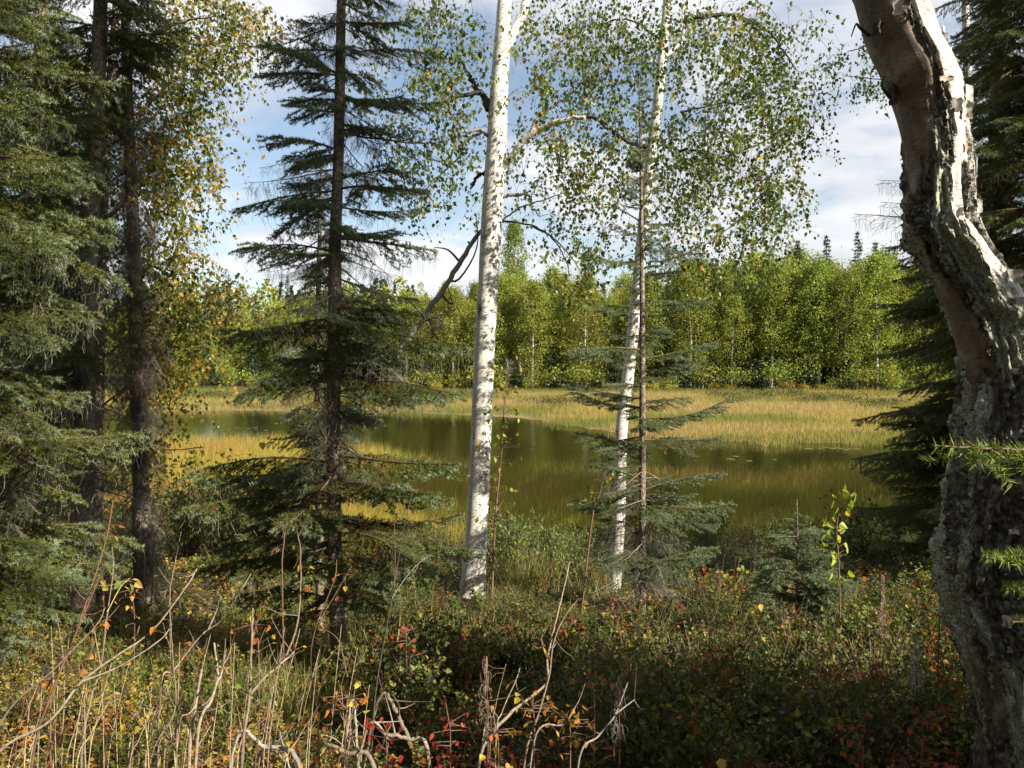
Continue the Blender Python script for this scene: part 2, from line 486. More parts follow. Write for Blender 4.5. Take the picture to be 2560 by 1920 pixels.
SHADE = [('s', 0, 13.5, 8.8, 14, 1, 'right of the old birch, near row'), ('b', 1, 15.5, 11.5, 16, 1, 'right of the old birch, water side'),
         ('b', 3, 19.0, 12.0, 17, 1, 'far right by the water'), ('s', 0, 21.5, 10.5, 18, 1, 'far right, inland'), ('b', 3, 26, 13.5, 17, 1, 'farthest right by the water'), ('s', 0, 18, 8, 18, 1, 'right, second row'),
         ('s', 1, 12.0, 5.2, 11, .8, 'right, behind the dark spruces'), ('t', 0, 9.5, -2.05, 17, .4, 'added unseen to shade the middle spruce'), ('t', 0, 9.5, -3.9, 22, .4, 'added unseen to shade the left boughs'), ('s', 1, 3.6, 2.2, 3.7, 1.9, 'added unseen to shade the centre undergrowth'), ('s', 1, 9.0, 5.5, 12, 1, 'right, nearest behind the old birch'), ('s', 1, 10.6, 6.1, 12, 1, 'right, second behind the old birch')]  # tall birches and the wide young spruce are added, unseen, to cast shade
for i, (x, y, H) in enumerate([(-2.5, -3.5, 13), (1.5, -5, 14), (-6, -2, 14), (-8, 1.5, 12), (-10.5, 5, 13), (-5, -7, 15), (-12, -2, 15), (4.5, -8, 14), (0, -9, 15), (-9, -7, 15), (-14, 8, 13), (-15, 3, 14), (8, -9, 15), (-1, -14, 16), (-8.5, 6.8, 12)]):
    SHADE.append(('s' if i % 3 else 'b', 0 if i % 2 else (1 if i % 3 else 3), x, y, H, 1.1, ('behind the camera, ' if y < 0 else 'left of the picture, ') + ['first', 'second', 'third', 'fourth', 'fifth', 'sixth', 'seventh', 'eighth', 'ninth', 'tenth', 'eleventh', 'twelfth', 'thirteenth', 'fourteenth', 'fifteenth'][i] + ' outward'))
# ------------------------------------------------------------------ far wood
GREENS = [(.125, .180, .034), (.195, .240, .045), (.262, .275, .052), (.335, .285, .055), (.40, .27, .045)]
def far_birch(H, W, crown0, weights, seed, dens=1.0):
    """white-stemmed birch: trunk mesh and crown mesh at the origin"""
    t = MB(); k = 9
    pts = np.stack([np.cumsum(rng.normal(0, .07, k)), np.cumsum(rng.normal(0, .07, k)), np.linspace(0, H * .94, k)], -1); pts[0, :2] = 0
    tube(t, smooth_path(pts, 18), np.linspace(.0095 * H + .02, .012, 18), 7)
    ncl = int(185 * dens * (H / 12)); C = []; LA = []; LB = []
    lp, la, ln, ls, lc = [], [], [], [], []
    for i in range(ncl):
        h = crown0 + (1 - crown0) * rng.random() ** .85
        prof = max(.1, math.sin(min(1, (h - crown0) / (1 - crown0) * .86 + .14) * math.pi)) ** .6
        r = W * .5 * prof * (0.25 + .75 * rng.random() ** .6)
        a = rng.random() * 6.283
        r *= rng.uniform(.75, 1.25)
        tp = np.array([np.interp(h * H, pts[:, 2], pts[:, 0]), np.interp(h * H, pts[:, 2], pts[:, 1]), h * H])
        c = tp + np.array([math.cos(a) * r, math.sin(a) * r, .3 * r])
        LA.append(tp - np.array([0, 0, r * .7])); LB.append(c)
        n = int(rng.integers(34, 64)); sx = rng.uniform(.25, .46)
        q = c + rng.normal(size=(n, 3)) * np.array([sx, sx, sx * 1.25]); q[:, 2] -= .2
        lp.append(q); la.append(rng.normal(size=(n, 3)) * .7 + np.array([0, 0, -.8])); ln.append(rng.normal(size=(n, 3)))
        ls.append(rng.uniform(.13, .25, n))
        w = np.array(weights) * rng.uniform(.2, 1.8, len(weights))
        lc.append(pick(GREENS, w, n, .15))
    segs(t, LA, LB, .014, .005, 1, (.16, .13, .11))
    m = MB()
    leaves(m, np.concatenate(lp), np.concatenate(la), np.concatenate(ln), np.concatenate(ls), np.concatenate(lc), 0, DIAMOND, .3)
    return t.mesh('far_birch_trunk', [M['birch'], M['twig']]), m.mesh('far_birch_crown', [M['far_leaf']])
def far_spruce(H, W, seed, dens=1.0):
    t = MB(); tube(t, np.array([[0, 0, 0], [0, 0, H * .5], [0, 0, H]]), [.012 * H + .02, .008 * H, .01], 6, 0, (.12, .10, .08))
    m = MB(); lp, la, ln, ls, lc = [], [], [], [], []
    z = H * .06
    while z < H * .985:
        f = 1 - z / H; r = W * .5 * (f ** .8) * rng.uniform(.75, 1.12) + .08
        nb = int(5 + 6 * f)
        for b in range(nb):
            a = rng.random() * 6.283; rr = r * rng.uniform(.4, 1.1); d = np.array([math.cos(a), math.sin(a), -.28])
            n = int(10 + 26 * rr / 1.5 * dens)
            s = rng.random(n) ** .7
            sd = np.array([-d[1], d[0], 0])
            q = np.array([0, 0, z]) + s[:, None] * rr * d + (rng.normal(size=n) * .16 * (1.1 - s) * rr)[:, None] * sd + rng.normal(size=(n, 3)) * .04
            q[:, 2] += .18 * rr * s ** 3
            lp.append(q); la.append(d + rng.normal(size=(n, 3)) * .5 + np.array([0, 0, -.2])); ln.append(rng.normal(size=(n, 3)) * .5 + np.array([0, 0, 1]))
            ls.append(rng.uniform(.14, .30, n)); lc.append(pick([(.035, .052, .026), (.05, .07, .034), (.065, .08, .035)], [1, 1, .5], n))
        z += H * .016 + .07
    leaves(m, np.concatenate(lp), np.concatenate(la), np.concatenate(ln), np.concatenate(ls), np.concatenate(lc), 0, LANCE, .1)
    return t.mesh('far_spruce_trunk', [M['twig']]), m.mesh('far_spruce_crown', [M['far_needle']])
def far_bush(W, H, weights, pal=GREENS):
    t = MB(); m = MB(); n = 14
    a = rng.random(n) * 6.283; r = W * .5 * rng.random(n) ** .5
    tips = np.stack([np.cos(a) * r, np.sin(a) * r, H * rng.uniform(.45, .85, n)], -1)
    segs(t, np.stack([np.cos(a) * r * .15, np.sin(a) * r * .15, np.zeros(n) - .15], -1), tips, .015, .006, 0, (.12, .09, .07))
    k = 34
    q = np.repeat(tips, k, 0) + rng.normal(size=(n * k, 3)) * np.array([.2, .2, .16]) * (W / 1.6)
    q[:, 2] = np.maximum(q[:, 2], .04)
    leaves(m, q, rng.normal(size=(n * k, 3)) + np.array([0, 0, .3]), rng.normal(size=(n * k, 3)), rng.uniform(.08, .17, n * k), pick(pal, weights, n * k, .2), 0, DIAMOND, .3)
    return t.mesh('far_bush_stems', [M['twig']]), m.mesh('far_bush_leaves', [M['far_leaf']])

BV = [far_birch(13, 4.7, .15, (1, 2.4, 2, .4, .05), 1), far_birch(14, 4.9, .10, (.5, 1.6, 2.6, .9, .12), 2),
      far_birch(12, 4.4, .22, (2, 2.2, 1, .3, .05), 3), far_birch(13.5, 5.2, .08, (.8, 2.2, 2.2, .5, .05), 4),
      far_birch(11, 4.6, .07, (.2, 1.2, 2.4, 1.3, .4), 5), far_birch(14.5, 4.3, .28, (.8, 2.2, 2, .4, .05), 6)]
SV = [far_spruce(14, 4.0, 1), far_spruce(11, 3.6, 2), far_spruce(5, 2.4, 3, .8)]
UV_ = [far_bush(2.0, 1.5, (1, 2, 1.5, .5, .2)), far_bush(1.6, 1.1, (.1, .5, 1, 2, 2)), far_bush(2.4, 1.9, (2, 2, 1, .2, 0))]
def place_far(kind, v, px, d, top=None, scale=None, lab=None, group=None, cat='tree'):
    x = (px - 1280) / F_PX * d; y = d
    z = gz(x, y) - .06
    vm = {'b': BV, 's': SV, 'u': UV_}[kind][v]; Hn = {'b': [13, 14, 12, 13.5, 11, 14.5], 's': [14, 11, 5], 'u': [1.5, 1.1, 1.9]}[kind][v]
    if top is not None:
        scale = (CAM_Z + (877 - top) / F_PX * d - z) / Hn
    nm = {'b': 'birch_tree', 's': 'spruce_tree', 'u': 'bush'}[kind]
    o = thing(nm, (x, y, z), lab, cat, group)
    rz = random.random() * 6.283; sxy = scale ** .6 if kind != 'u' else scale
    m = Matrix.Rotation(rz, 4, 'Z') @ Matrix.Diagonal((sxy, sxy, scale, 1))
    ob('stems' if kind == 'u' else 'trunk', vm[0], o, m)
    c = ob('foliage' if kind == 'u' else 'crown', vm[1], o, m); c['kind'] = 'stuff'
    return o
def zone(px):
    if px < 700: return 'left of the middle spruce'
    if px < 1180: return 'between middle spruce and thick white birch'
    if px < 1590: return 'between thick and slim white birches'
    return 'between slim white birch and old leaning birch'
SKX = [250, 380, 500, 620, 700, 850, 1000, 1100, 1200, 1300, 1400, 1500, 1600, 1750, 1850, 1950, 2000, 2100, 2200, 2280, 2450, 2700]
SKY_ = [740, 770, 800, 790, 760, 730, 725, 715, 700, 680, 690, 700, 690, 660, 650, 618, 640, 665, 625, 640, 640, 640]
ORD = ['first', 'second', 'third', 'fourth', 'fifth', 'sixth', 'seventh', 'eighth', 'ninth', 'tenth', 'eleventh', 'twelfth', 'thirteenth', 'fourteenth', 'fifteenth', 'sixteenth', 'seventeenth', 'eighteenth', 'nineteenth', 'twentieth']
LAND = [(700, 'from the left picture edge'), (1180, 'right of the middle spruce'), (1590, 'right of the thick white birch'), (9999, 'right of the slim white birch')]
# front row along the meadow edge
px = 120.0; cnt = {}; fr = []
while px < 2620:
    fr.append(px); px += rng.uniform(27, 54)
for px in fr:
    dd = np.interp(px, [300, 700, 1200, 2300], [88, 85, 80, 77]) + rng.uniform(-1.5, 3)
    top = np.interp(px, SKX, SKY_) + rng.uniform(-12, 110)
    z = [q for q in LAND if px < q[0]][0][1]; cnt[z] = cnt.get(z, 0) + 1
    hid = 2330 < px
    lab = f'birch at the far meadow edge, {ORD[min(cnt[z], 20) - 1]} front-row trunk {z}'
    if hid: lab = 'front-row birch of the far wood hidden behind the old leaning birch'
    spf = rng.random() < .07
    if spf and not hid: lab = lab.replace('birch at', 'dark spruce at').replace('front-row trunk', 'front-row tree')
    place_far('s' if spf and not hid else 'b', int(rng.integers(0, 2)) if spf and not hid else int(rng.integers(0, 6)), px, dd, top, lab=lab, group='front-row birches hidden at the right' if hid else 'trees along the far meadow edge')
# a denser second and third row, sharing one label for each gap they are seen in
for row, (d0, n, off) in enumerate([(84, 50, 15), (92, 50, -2), (104, 44, -8)]):
    for i in range(n):
        px = 60 + (i + rng.uniform(.1, .9)) * 2560 / n
        dd = np.interp(px, [300, 700, 1200, 2300], [8, 5, 2, 0]) + d0 + rng.uniform(-2, 3)
        top = np.interp(px, SKX, SKY_) + off + rng.uniform(-8, 55)
        kind = 's' if rng.random() < (.24 if row else .30) else 'b'
        v = int(rng.integers(0, 2)) if kind == 's' else int(rng.integers(0, 6))
        if kind == 's': top += 14
        z = zone(px)
        z2 = [q for q in LAND if px < q[0]][0][1]; lo = max([0] + [q[0] for q in LAND if q[0] <= px])
        k = max(1, sum(1 for f_ in fr if lo <= f_ <= px + 12))
        lab = f"{['second', 'third', 'rear'][row]}-row {'spruce' if kind == 's' else 'birch'} behind the {ORD[min(k, 20) - 1]} front-row tree {z2}"
        if px > 2330 or px < 330: lab = f"{'dark spruce' if kind == 's' else 'green birch'} deeper in the far wood, hidden behind near trees {'right' if px > 1200 else 'left'}"
        place_far(kind, v, px, dd, top, lab=lab, group=f'trees deeper in the far wood, {z}')
# skyline spruces and the tall poplar
for px, top, d, v, lab in [(2062, 588, 84, 0, 'pointed skyline spruce left of the tallest one, right of slim birch'), (2140, 578, 83, 0, 'tallest broad dark spruce on the skyline left of the leaning birch'),
                     (2183, 602, 95, 1, 'small pointed spruce just right of the tallest skyline spruce'), (2230, 612, 95, 1, 'small spruce tip on the skyline beside the leaning birch'),
                     (1990, 597, 95, 1, 'thin spruce tip poking out left of the two skyline spruces'), (1472, 614, 100, 1, 'lone pointed spruce on the skyline between the two white birches'),
                     (1880, 600, 96, 0, 'dark spruce tip under the slim birch foliage on the skyline'), (1840, 700, 79, 0, 'dark grey-green spruce in the front of the far wood'),
                     (640, 735, 120, 0, 'grey-green spruce rising left of the middle spruce'), (720, 690, 120, 0, 'grey-green spruce half hidden by the middle spruce')]:
    place_far('s', v, px, d, top, lab=lab, group='spruces standing out of the far wood')
POP = far_birch(16, 3.4, .45, (3, 2, .6, .1, 0), 9, .55)
BV.append(POP)
o = thing('poplar_tree', (P(1285, 900, 100)[0], 100, gz(P(1285, 900, 100)[0], 100) - .05), 'tall airy poplar above the far wood just right of thick birch', 'tree')
sc = (CAM_Z + (877 - 572) / F_PX * 100 - o.location.z) / 15.6
ob('trunk', POP[0], o, Matrix.Diagonal((1, 1, sc, 1))); ob('crown', POP[1], o, Matrix.Diagonal((1, 1, sc, 1)))['kind'] = 'stuff'
# the far hillside reads as one mass: left background
mb = MB(); n = 240
hx = []; 
for i in range(n):
    d = rng.uniform(120, 230); px = rng.uniform(330, 2500); hx.append((px, d))
lp, la, ln, ls, lc = [], [], [], [], []
for px, d in hx:
    x = (px - 1280) / F_PX * d; z0 = gz(x, d); H = rng.uniform(8, 12.5); sp = rng.random() < .3
    k = 420
    h = rng.random(k); a = rng.random(k) * 6.283
    rr = (1.7 * (1 - h) ** .8 if sp else 2.2 * np.sin(np.clip(h * .85 + .15, 0, 1) * math.pi) ** .6) * rng.random(k) ** .4
    q = np.stack([x + np.cos(a) * rr, d + np.sin(a) * rr, z0 + h * H + .5], -1)
    lp.append(q); la.append(rng.normal(size=(k, 3)) + np.array([0, 0, -.5])); ln.append(rng.normal(size=(k, 3))); ls.append(rng.uniform(.3, .7, k))
    lc.append(pick([(.04, .058, .03)], [1], k) if sp else pick(GREENS, (.8, 2, 2, 1, .3), k))
leaves(mb, np.concatenate(lp), np.concatenate(la), np.concatenate(ln), np.concatenate(ls), np.concatenate(lc), 0, DIAMOND, .3)
tag(ob('hillside_wood', mb.mesh('hillside_wood', [M['far_leaf']])), 'distant mixed wood covering the hillside behind the far birches', 'wood', kind='stuff')
# bushes and young spruces at the meadow's far edge
for i in range(80):
    px = 330 + (i + rng.random()) * 2080 / 80
    dd = np.interp(px, [300, 700, 1200, 2300], [84.5, 82, 77.5, 74.5]) + rng.uniform(-.6, 1.2)
    r = rng.random(); z = zone(px)
    if r < .22: place_far('s', 2, px, dd, scale=rng.uniform(.35, .8), lab=f'young dark far-shore spruce {z}', group=f'young spruces at the meadow edge {z}')
    elif r < .5: place_far('u', 1, px, dd, scale=rng.uniform(.6, 1.0), lab=f'golden far-shore bush {z}', group=f'golden bushes {z}', cat='bush')
    else: place_far('u', 2 * int(rng.random() < .5), px, dd, scale=rng.uniform(.8, 1.7), lab=f'green far-shore bush {z}', group=f'green bushes {z}', cat='bush')

# ------------------------------------------------------------------ sedge of the meadow and of the pond
def blades(pos, h, w, c, lean=.22):
    n = len(pos); mb = MB()
    d = rng.normal(size=(n, 3)) * lean + np.array([.05, 0, 1]); d = nrm(d)
    a = rng.random(n) * math.pi; s = np.stack([np.cos(a), np.sin(a) * .5, np.zeros(n)], -1)
    v = np.empty((n, 5, 3))
    mid = pos + d * (h * .55)[:, None]
    v[:, 0] = pos - s * w[:, None]; v[:, 1] = pos + s * w[:, None]
    v[:, 2] = mid + s * w[:, None] * .75; v[:, 3] = mid - s * w[:, None] * .75
    v[:, 4] = pos + d * h[:, None] + rng.normal(size=(n, 3)) * (h * .13)[:, None]
    i5 = (np.arange(n) * 5)[:, None]; v = v.reshape(-1, 3)
    mb.add(v, np.array([[0, 1, 2, 3]]) + i5, 0, c); mb.f.append((np.array([[3, 2, 4]]) + i5, 0, np.asarray(c), False))
    return mb
n = 300000
y = 33 + 49 * rng.random(n) ** 1.25; x = (rng.random(n) * 2 - 1) * (y * .68)
s = y - np.interp(x, SH_X, SH_Y); k = (s > -.9 + rng.normal(size=n) * .35 + (fbm(np.stack([x * .45, y * .3, x * 0 + 3], -1), 3) - .5) * 7)
x, y, s = x[k], y[k], s[k]
f1 = fbm(np.stack([x * .10, y * .28, x * 0], -1), 3); f2 = fbm(np.stack([x * .5, y * .9, x * 0 + 5], -1), 3)
gold = np.array([.37, .285, .085]); green = np.array([.185, .20, .045]); tan = np.array([.39, .29, .12]); dull = np.array([.14, .13, .055])
c = np.where((s < 2.5)[:, None] & (rng.random(len(s)) < .6)[:, None], green, gold)
c = np.where((f1 > .56)[:, None], tan, c); c = np.where((f1 < .43)[:, None] | (rng.random(len(s)) < .10)[:, None], green, c)
c = np.where(((y > 70 + f2 * 14))[:, None], np.where(rng.random((len(y), 1)) < .5, green, dull), c)
c = c * np.clip(rng.normal(1, .18, (len(c), 1)), .5, 1.5)
hh = rng.uniform(.2, .48, len(x)) * (.7 + f2 * .6)
mb = blades(np.stack([x, y, np.maximum(ground_z(x, y), WATER_Z - .05)], -1), hh, rng.uniform(.006, .012, len(x)), c)
tag(ob('meadow_sedge', mb.mesh('meadow_sedge', [M['grass']])), 'tall golden sedge covering the wet meadow beyond the pond', 'sedge', kind='stuff')
# dwarf shrubs in the meadow
mb = MB(); pp = []
for px, py, w in [(1380, 1007, 130), (1480, 1005, 60), (500, 990, 160), (640, 985, 90), (1900, 990, 260), (2200, 1012, 120), (1560, 1000, 60), (1180, 990, 120), (2080, 1000, 160), (1840, 1003, 30)]:
    for j in range(max(6, w // 6)):
        d = (CAM_Z - WATER_Z - .3) / ((py + rng.normal() * 3 - 877) / F_PX)
        pp.append([(px + (rng.random() - .5) * w - 1280) / F_PX * d, d])
pp = np.array(pp); kk = 60
q = np.repeat(np.column_stack([pp, ground_z(pp[:, 0], pp[:, 1]) + .35]), kk, 0) + rng.normal(size=(len(pp) * kk, 3)) * np.array([.45, .45, .14])
leaves(mb, q, rng.normal(size=q.shape) + np.array([0, 0, .5]), rng.normal(size=q.shape), rng.uniform(.06, .14, len(q)), pick([(.07, .095, .03), (.12, .12, .045), (.17, .09, .04)], [2, 1, .5], len(q)), 0, DIAMOND, .2)
tag(ob('dwarf_shrub_patches', mb.mesh('dwarf_shrub_patches', [M['far_leaf']])), 'low grey-green dwarf shrubs in patches across the golden meadow', 'shrubs', kind='stuff')
# sedge standing in the pond, nearer shore
n = 260000
y = 16.3 + 21 * rng.random(n) ** 0.9; x = (rng.random(n) * 2 - 1) * (y * .68)
edge = np.interp(x / y * F_PX + 1280, [300, 700, 900, 1000, 1200, 1500, 1900, 2300], [35, 35, 33, 29, 27, 25.5, 25.5, 27])
f1 = fbm(np.stack([x * .16, y * .33, x * 0 + 9], -1), 3); f2 = fbm(np.stack([x * .6, y * 1.2, x * 0 + 1], -1), 2)
gap = np.where(x / y > -.08, .34, .18)
k = (y < edge + (f2 - .5) * 2.4) & ((f1 > gap) | (y < 19)) & (rng.random(n) < np.clip((edge - y) * .5 + .3, .3, 1))
x, y, f1 = x[k], y[k], f1[k]
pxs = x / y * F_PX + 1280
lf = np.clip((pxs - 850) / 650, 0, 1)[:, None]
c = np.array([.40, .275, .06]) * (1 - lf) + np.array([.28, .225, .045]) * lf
c = np.where((rng.random(len(x)) < .35)[:, None], np.array([.22, .26, .05]), c)
c = np.where((f1 > .58)[:, None] & (rng.random(len(x)) < .6)[:, None], np.array([.34, .20, .075]), c)
c = c * np.clip(rng.normal(1, .2, (len(c), 1)), .5, 1.5)
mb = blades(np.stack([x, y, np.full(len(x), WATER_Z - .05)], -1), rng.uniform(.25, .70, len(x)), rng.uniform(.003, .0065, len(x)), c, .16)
tag(ob('pond_sedge', mb.mesh('pond_sedge', [M['grass']])), 'golden and olive sedge standing in the near half of the pond', 'sedge', kind='stuff')
# lily pads
def pad_mesh():
    mb = MB(); a = np.linspace(.25, 6.03, 13); v = np.column_stack([np.cos(a), np.sin(a), np.zeros(13)])
    v = np.vstack([[0, 0, .006], v * .5 + [0, 0, .004], v]); f3 = [[0, 1 + i, 2 + i] for i in range(12)]
    mb.add(v, f3, 0, (.16, .20, .06)); mb.add(v, [[1 + i, 14 + i, 15 + i, 2 + i] for i in range(12)], 0, (.19, .22, .06))
    return mb.mesh('lily_pad', [M['cover']])
PADM = pad_mesh()
for grp, cxp, cyp, nn, lab in [('lily pads by the right shore', 2060, 1122, 13, 'floating lily pad on the dark water below the right shore'), ('lily pads on the left channel', 610, 1073, 7, 'floating lily pad on the open channel left of the middle spruce'), ('lily pads by the sedge', 1890, 1150, 6, 'floating lily pad beside the olive sedge right of slim spruce')]:
    for i in range(nn):
        py = cyp + rng.normal() * 3; d = (CAM_Z - WATER_Z) / ((py - 877) / F_PX); px = cxp + rng.normal() * 45
        o = ob('lily_pad', PADM); o.location = ((px - 1280) / F_PX * d, d, WATER_Z + .006); s = rng.uniform(.08, .15); o.scale = (s, s, 1); o.rotation_euler.z = rng.random() * 6
        tag(o, lab, 'lily pad', grp)
# ------------------------------------------------------------------ spruce branches
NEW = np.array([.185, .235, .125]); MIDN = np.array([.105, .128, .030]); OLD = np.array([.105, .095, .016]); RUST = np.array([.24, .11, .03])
def needle_batch(mb, S, D, L, C, per=620, nl=.019, w=.0021):
    """needles round shoots: S start, D unit direction, L length, C colour"""
    n = np.maximum((L * per).astype(int), 4)
    idx = np.repeat(np.arange(len(S)), n); m = len(idx)
    t = rng.random(m); d = D[idx]
    ref = np.where(np.abs(d[:, 2:3]) > .85, np.array([[1.0, 0, 0]]), np.array([[0, 0, 1.0]]))
    u = nrm(np.cross(d, ref)); v = np.cross(d, u); a = rng.random(m) * 6.283
    rad = np.cos(a)[:, None] * u + np.sin(a)[:, None] * v
    rad[:, 2] += .25
    nd_ = nrm(d * rng.uniform(.35, .9, (m, 1)) + rad)
    b = S[idx] + d * (t * L[idx])[:, None]
    ww = nrm(np.cross(nd_, rng.normal(size=(m, 3)))) * w
    ln = nl * rng.uniform(.7, 1.15, (m, 1))
    vv = np.stack([b - ww, b + ww, b + nd_ * ln], 1)
    mb.add(vv.reshape(-1, 3), (np.arange(m * 3)).reshape(-1, 3), 0, C[idx] * np.clip(rng.normal(1, .16, (m, 1)), .5, 1.5))

def spruce_branch(L, arch, droop, bare=.18, fullness=1.0, dead=False, lichen=0.0, dense=1.0, hang=.25, start=0.0, fresh=None, tip=.06):
    """branch along +X, chord L, built at real size: wood mesh and needle mesh"""
    k = 10; t = np.linspace(0, 1, k)
    ax = np.stack([t * L, np.cumsum(rng.normal(0, .010 * L, k)), arch * L * np.sin(t * math.pi) + .05 * L * (t ** 4)], -1)
    ax[:, 1] -= np.linspace(0, ax[-1, 1], k)
    wood = MB(); barkc = np.array([.14, .10, .075]) if not dead else np.array([.27, .225, .185])
    tube(wood, ax, np.linspace(.0075 * L + .003, .0016, k), 5, 0, barkc)
    SA, SB, SR = [], [], []; S, D, LL, C = [], [], [], []
    def axp(s): return np.array([np.interp(s, t, ax[:, i]) for i in range(3)])
    def shoot(a, d, l, outer):
        S.append(a); D.append(d); LL.append(l)
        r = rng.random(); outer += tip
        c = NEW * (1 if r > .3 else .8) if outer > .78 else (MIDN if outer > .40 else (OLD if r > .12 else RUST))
        C.append(c)
    s = max(start, .07 + .05 * rng.random()); side = 1
    while s < .97:
        side = -side
        l2 = (.40 * (1 - s) ** .75 * L * min(1, .35 + s * 1.9) + .045) * rng.uniform(.6, 1.15) * fullness
        ang = rng.uniform(.75, 1.15)
        d2 = nrm(np.array([math.cos(ang), side * math.sin(ang), -droop + rng.normal() * .12]))
        a = axp(s); n2 = 4; pts = [a]; dd = d2.copy()
        for q in range(n2):
            dd = nrm(dd + np.array([.10, 0, -.05 - droop * .25 + (.12 if q == n2 - 1 else 0)])); pts.append(pts[-1] + dd * l2 / n2)
        pts = np.array(pts)
        SA += list(pts[:-1]); SB += list(pts[1:]); SR += [max(.0012, .006 * l2 * (1 - q / n2)) for q in range(n2)]
        alive = (s > bare or rng.random() < .25) and not dead
        u = .10
        while u < 1.0:
            p = np.array([np.interp(u, np.linspace(0, 1, n2 + 1), pts[:, i]) for i in range(3)])
            l3 = min((.05 + .30 * l2 * (1 - u)) * rng.uniform(.6, 1.2), .16)
            sg = 1 if rng.random() < .5 else -1
            d3 = nrm(d2 * rng.uniform(.5, .9) + np.array([.25, -sg * .0, 0]) + sg * .7 * nrm(np.cross(d2, [0, 0, 1])) + np.array([0, 0, rng.normal() * .16 - hang * (1 - u)]))
            if dead:
                if rng.random() < .7:
                    SA.append(p); SB.append(p + nrm(d3 + rng.normal(size=3) * .3) * l3 * 1.3); SR.append(.0019)
            elif alive and rng.random() < .95:
                shoot(p, d3, l3, (u * .55 + .45 * s) + rng.normal() * .06); SA.append(p); SB.append(p + d3 * l3); SR.append(.0012)
            elif rng.random() < .6:
                SA.append(p); SB.append(p + d3 * l3); SR.append(.0011)
            u += rng.uniform(.022, .042) / max(l2, .05) / dense
        if alive:
            for q in range(n2):
                sd = pts[q + 1] - pts[q]; shoot(pts[q], nrm(sd), float(np.linalg.norm(sd)), (q + 1) / n2 * .55 + .45 * s)
        s += rng.uniform(.028, .048) / L ** .8 / dense
    if not dead:
        for q in range(max(3, int(start * k)), k - 1):
            sd = ax[q + 1] - ax[q]; shoot(ax[q], nrm(sd), float(np.linalg.norm(sd)), q / k)
    SA = np.array(SA); SB = np.array(SB)
    segs(wood, SA, SB, np.array(SR), np.array(SR) * .7, 0, barkc * rng.uniform(.7, 1.2))
    if lichen > 0:
        m = int(260 * lichen * L)
        i = rng.integers(0, len(SA), m); p = SA[i] + (SB[i] - SA[i]) * rng.random((m, 1))
        for rep in range(3):
            e = p + np.stack([rng.normal(0, .012, m), rng.normal(0, .012, m), -rng.uniform(.015, .06, m)], -1)
            segs(wood, p, e, .0011, .0007, 0, pick([(.20, .21, .15), (.13, .13, .095), (.07, .065, .05)], [.7, 1, 1], m)); p = e
    nm = None
    if S:
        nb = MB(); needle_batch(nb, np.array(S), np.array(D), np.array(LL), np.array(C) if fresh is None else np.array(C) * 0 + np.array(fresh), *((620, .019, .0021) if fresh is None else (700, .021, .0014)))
        nm = nb.mesh('spruce_needles', [M['needle']])
    return (wood.mesh('spruce_branch', [M['twig']]), nm, L)
BR = {
 'L': [spruce_branch(1.35, a, d, b, 1.0, lichen=l, hang=h) for a, d, b, l, h in [(.06, .22, .22, .25, .3), (.10, .30, .28, .4, .5), (-.03, .15, .2, .2, .25), (.05, .4, .3, .5, .7)]],
 'M': [spruce_branch(.80, a, d, b, 1.05, lichen=l) for a, d, b, l in [(.05, .2, .15, .15), (.09, .3, .2, .3), (-.03, .12, .15, .1), (.03, .25, .3, .5), (.0, .1, .12, 0)]],
 'S': [spruce_branch(.38, a, d, .06, 1.25, tip=.6, dense=1.15) for a, d in [(.04, .12), (.0, .05), (-.06, .1), (.08, .2)]],
 'T': [spruce_branch(.80, a, .16, .05, 1.0, dense=1.05, tip=.42) for a in (.05, -.06, .0)],           # lighter branches of the young spruce
 'D': [spruce_branch(.62, a, d, dead=True, lichen=l, dense=.75) for a, d, l in [(.05, .35, .8), (-.04, .5, 1.4), (.10, .6, .5), (.0, .25, 0)]],
 'N': [spruce_branch(1.3, a, .1, .0, .5, dense=.9, start=st, fresh=(.15, .20, .035)) for a, st in ((.02, .72), (.03, .86), (.0, .90))],   # bare bough with fresh green shoots at the tip
 'DL': [spruce_branch(1.15, a, d, dead=True, lichen=l, dense=.7) for a, d, l in [(.06, .3, .5), (.0, .5, 1.0)]],
}
def branch_matrix(a, b, L, roll=0.0, base=None):
    a = Vector(a); b = Vector(b); x = (b - a); ln = x.length; x.normalize()
    y = Vector((0, 0, 1)).cross(x)
    if y.length < .05: y = Vector((0, 1, 0))
    y.normalize(); z = x.cross(y)
    m = Matrix((x, y, z)).transposed().to_4x4() @ Matrix.Rotation(roll, 4, 'X') @ Matrix.Scale(ln / L, 4)
    return Matrix.Translation(a - Vector(base)) @ m
